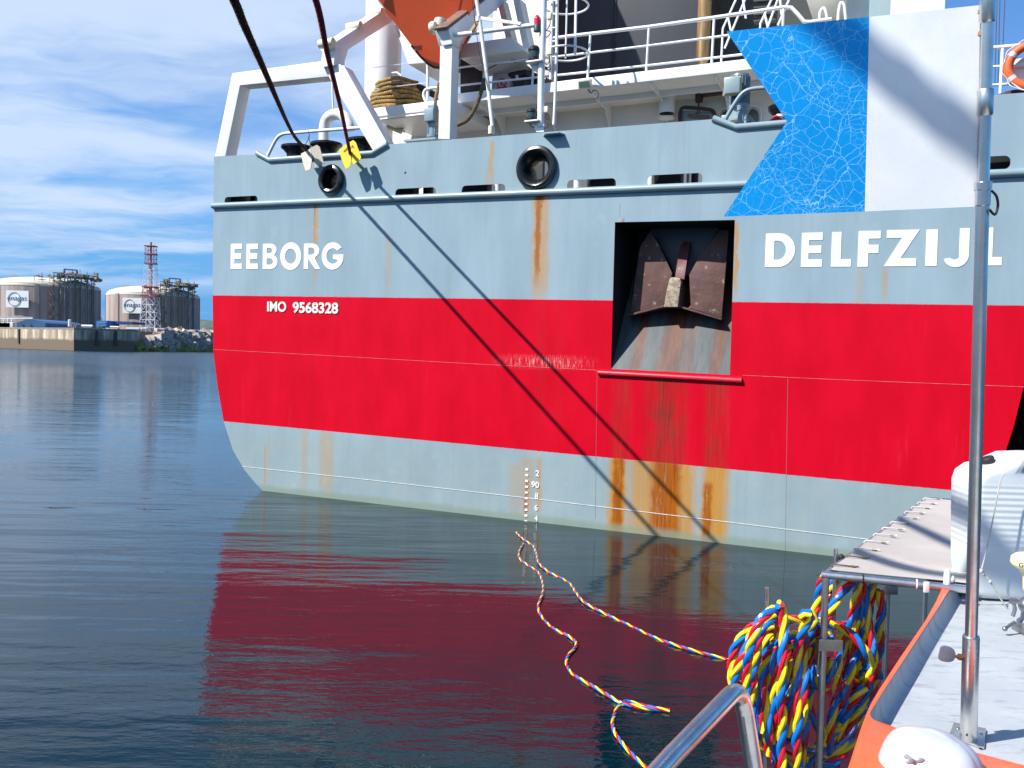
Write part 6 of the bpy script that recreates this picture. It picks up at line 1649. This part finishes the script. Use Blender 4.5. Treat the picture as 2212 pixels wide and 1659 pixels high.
p = at_y(2138, 1002, YC + .09); m = MB(); m.lathe(p + Vector((.004, 0, -.012)), (-.45, 0, 1), [(.021, 0), (.021, .012)], 20); m.build('neck', CANP, can)
m = MB(); m.lathe(p + Vector((-.002, 0, 0)), (-.45, 0, 1), [(.019, 0), (.020, .004), (.020, .020), (.018, .022)], 24); m.build('cap', RUBBER, can)
cord = thing('lashing_cord', 'thin pale cord tied round the jerrycan with knots', 'cord', at_y(*A5(325, 960), YC - .03))
CR = pbr("pale_cord", (.50, .48, .44), .85, var=.2, scale=60)
for pts, rr_ in (([(492, 272), (462, 318), (425, 500), (385, 700), (345, 880), (326, 950)], .0019), ([(326, 955), (385, 1042), (470, 1180), (545, 1290)], .0026), ([(335, 985), (389, 1048)], .0026), ([(115, 978), (220, 984), (322, 985)], .0016)):
    m = MB(); m.tube(spline([at_y(*A5(x, y), YC - .055 + (.0 if y > 900 else .02)) for x, y in pts], 4), rr_, 7); m.build('strand', CR, cord)
for x, y, s_ in ((322, 970, .008), (387, 1044, .006), (335, 988, .006)):
    m = MB(); m.ball(at_y(*A5(x, y), YC - .056), (s_, s_ * .7, s_), 10); m.build('knot', CR, cord)
p = at_y(2046, 1248, TFR.y + .02); m = MB(); m.lathe(p + Vector((0, 0, -.035)), (0, 0, 1), [(.009, 0), (.010, .01), (.010, .045), (.007, .058), (.003, .062)], 14); m.ball(p + Vector((.014, 0, -.004)), (.010, .009, .012), 10)
tag(m.build('plastic_clamp', pbr("clamp_plastic", (.72, .74, .72), .4), None, off=p), 'white plastic clamp at the corner where platform and orange rim meet', 'clamp')

# satellite antenna on a ratchet mount
gx = at_z(2222, 1367, ZD); gy = gx.y
ant = thing('satellite_antenna', 'cream mushroom antenna on a grey ratchet mount at the right edge', 'antenna', gx)
AC = pbr("antenna_cream", (.80, .74, .42), .35, var=.03); MG = pbr("mount_grey_metal", (.30, .31, .32), .35, .85, var=.2, scale=30)
def ay(y): return at_y(2222, y, gy).z
m = MB(); zb_, zt_ = ay(1282), ay(1194)
zc = ay(1226); m.lathe((gx.x, gy, zb_), (0, 0, 1), [(.012, 0), (.0195, .012), (.0205, zc - zb_ - .028), (.030, zc - zb_ - .008), (.047, zc - zb_ + .002), (.052, zc - zb_ + .012), (.050, zc - zb_ + .026), (.040, zt_ - zb_ - .006), (.022, zt_ - zb_ - .001), (.001, zt_ - zb_)], 40); hd = m.build('head', AC, ant)
gp = at_y(2206.5, 1221.5, gy - .049)
v_, f_ = lettering('G', .017, .001, lambda x, y, z: (gp.x + x - .004, gp.y + .0055 * (1 - x * 20) + z, gp.z + y - .006), .0003); m = MB(); m.add(v_, f_); m.build('antenna_lettering', RUBBER, hd)
m = MB(); m.cyl((gx.x, gy, ay(1300)), (gx.x, gy, zb_ + .004), .013, 18); m.ball((gx.x - .004, gy, ay(1308)), (.026, .024, .024), 16); m.build('ball_joint', MG, ant)
m = MB(); m.lathe((gx.x, gy, ay(1352)), (0, 0, 1), [(.030, 0), (.030, .012), (.022, .020), (.018, .050)], 24); m.build('pedestal', MG, ant)
m = MB(); m.box((gx.x + .006, gy, ZD + .010), (.072, .062, .020)); m.build('mount_base', MG, ant, bevel=.003)
m = MB(); a_ = at_y(*A5(560, 1330), gy - .02); b2 = at_y(*A5(490, 1378), gy - .03); m.tube([a_, b2], .0042, 10); m.ball(b2, .007, 10); m.build('clamp_lever', MG, ant)
m = MB(); a_ = at_y(*A5(545, 1180), gy - .02); b2 = at_y(*A5(545, 1290), gy - .02); m.tube(spline([a_, (a_ + b2) / 2 + Vector((.006, 0, 0)), b2], 4), .005, 10); m.cyl(a_ + Vector((-.006, 0, 0)), a_ + Vector((.012, 0, 0)), .008, 8); m.build('clamp_arm', MG, ant)

# white lamp housing on the rim
hp = at_y(1999, 1702, 1.42)
hs = thing('lamp_housing', 'rounded white lamp housing with wing nut on the orange rim in front of the pole', 'lamp housing', hp)
def superdome(c, rx, ry, rz, e=.62, n=40, mrows=20):
    vs = []; fs = []
    def pw(v, k): return math.copysign(abs(v) ** k, v)
    for i in range(mrows + 1):
        th_ = math.pi / 2 * i / mrows
        for k in range(n):
            ph = 2 * math.pi * k / n
            vs.append(Vector(c) + Vector((rx * pw(math.cos(th_), e) * pw(math.cos(ph), .8), ry * pw(math.cos(th_), e) * pw(math.sin(ph), .8), rz * pw(math.sin(th_), .9))))
    for i in range(mrows):
        for k in range(n):
            k2 = (k + 1) % n; fs.append((i * n + k, i * n + k2, (i + 1) * n + k2, (i + 1) * n + k))
    return vs, fs
M_ = Matrix.Rotation(.10, 3, 'Y') @ Matrix.Rotation(.1, 3, 'Z')
v_, f_ = superdome((0, 0, 0), .071, .085, .100, .46)
m = MB(); m.add([hp + Vector((0, 0, -.012)) + M_ @ p for p in v_], f_); m.build('dome', pbr("gloss_white_plastic", (.62, .63, .645), .22, var=.02, coat=.5), hs, smooth=80)
m = MB(); v2, f2 = superdome((.004, .004, 0), .072, .082, .094, .46); m.add([hp + Vector((.014, .010, -.012)) + M_ @ Vector((p.x, p.y, p.z)) for p in v2], f2); m.build('bezel', pbr("grey_lilac_plastic", (.42, .42, .50), .4), hs, smooth=80)
p = at_y(1977, 1648, 1.32); m = MB()
m.cyl(p + Vector((0, .03, -.004)), p, .004, 12); m.ball(p + Vector((-.008, 0, .002)), (.008, .003, .0045), 10); m.ball(p + Vector((.008, 0, .004)), (.008, .003, .0045), 10); m.build('wing_nut', pbr('dull_zinc', (.45, .46, .47), .4, .5, var=.2, scale=60), hs)
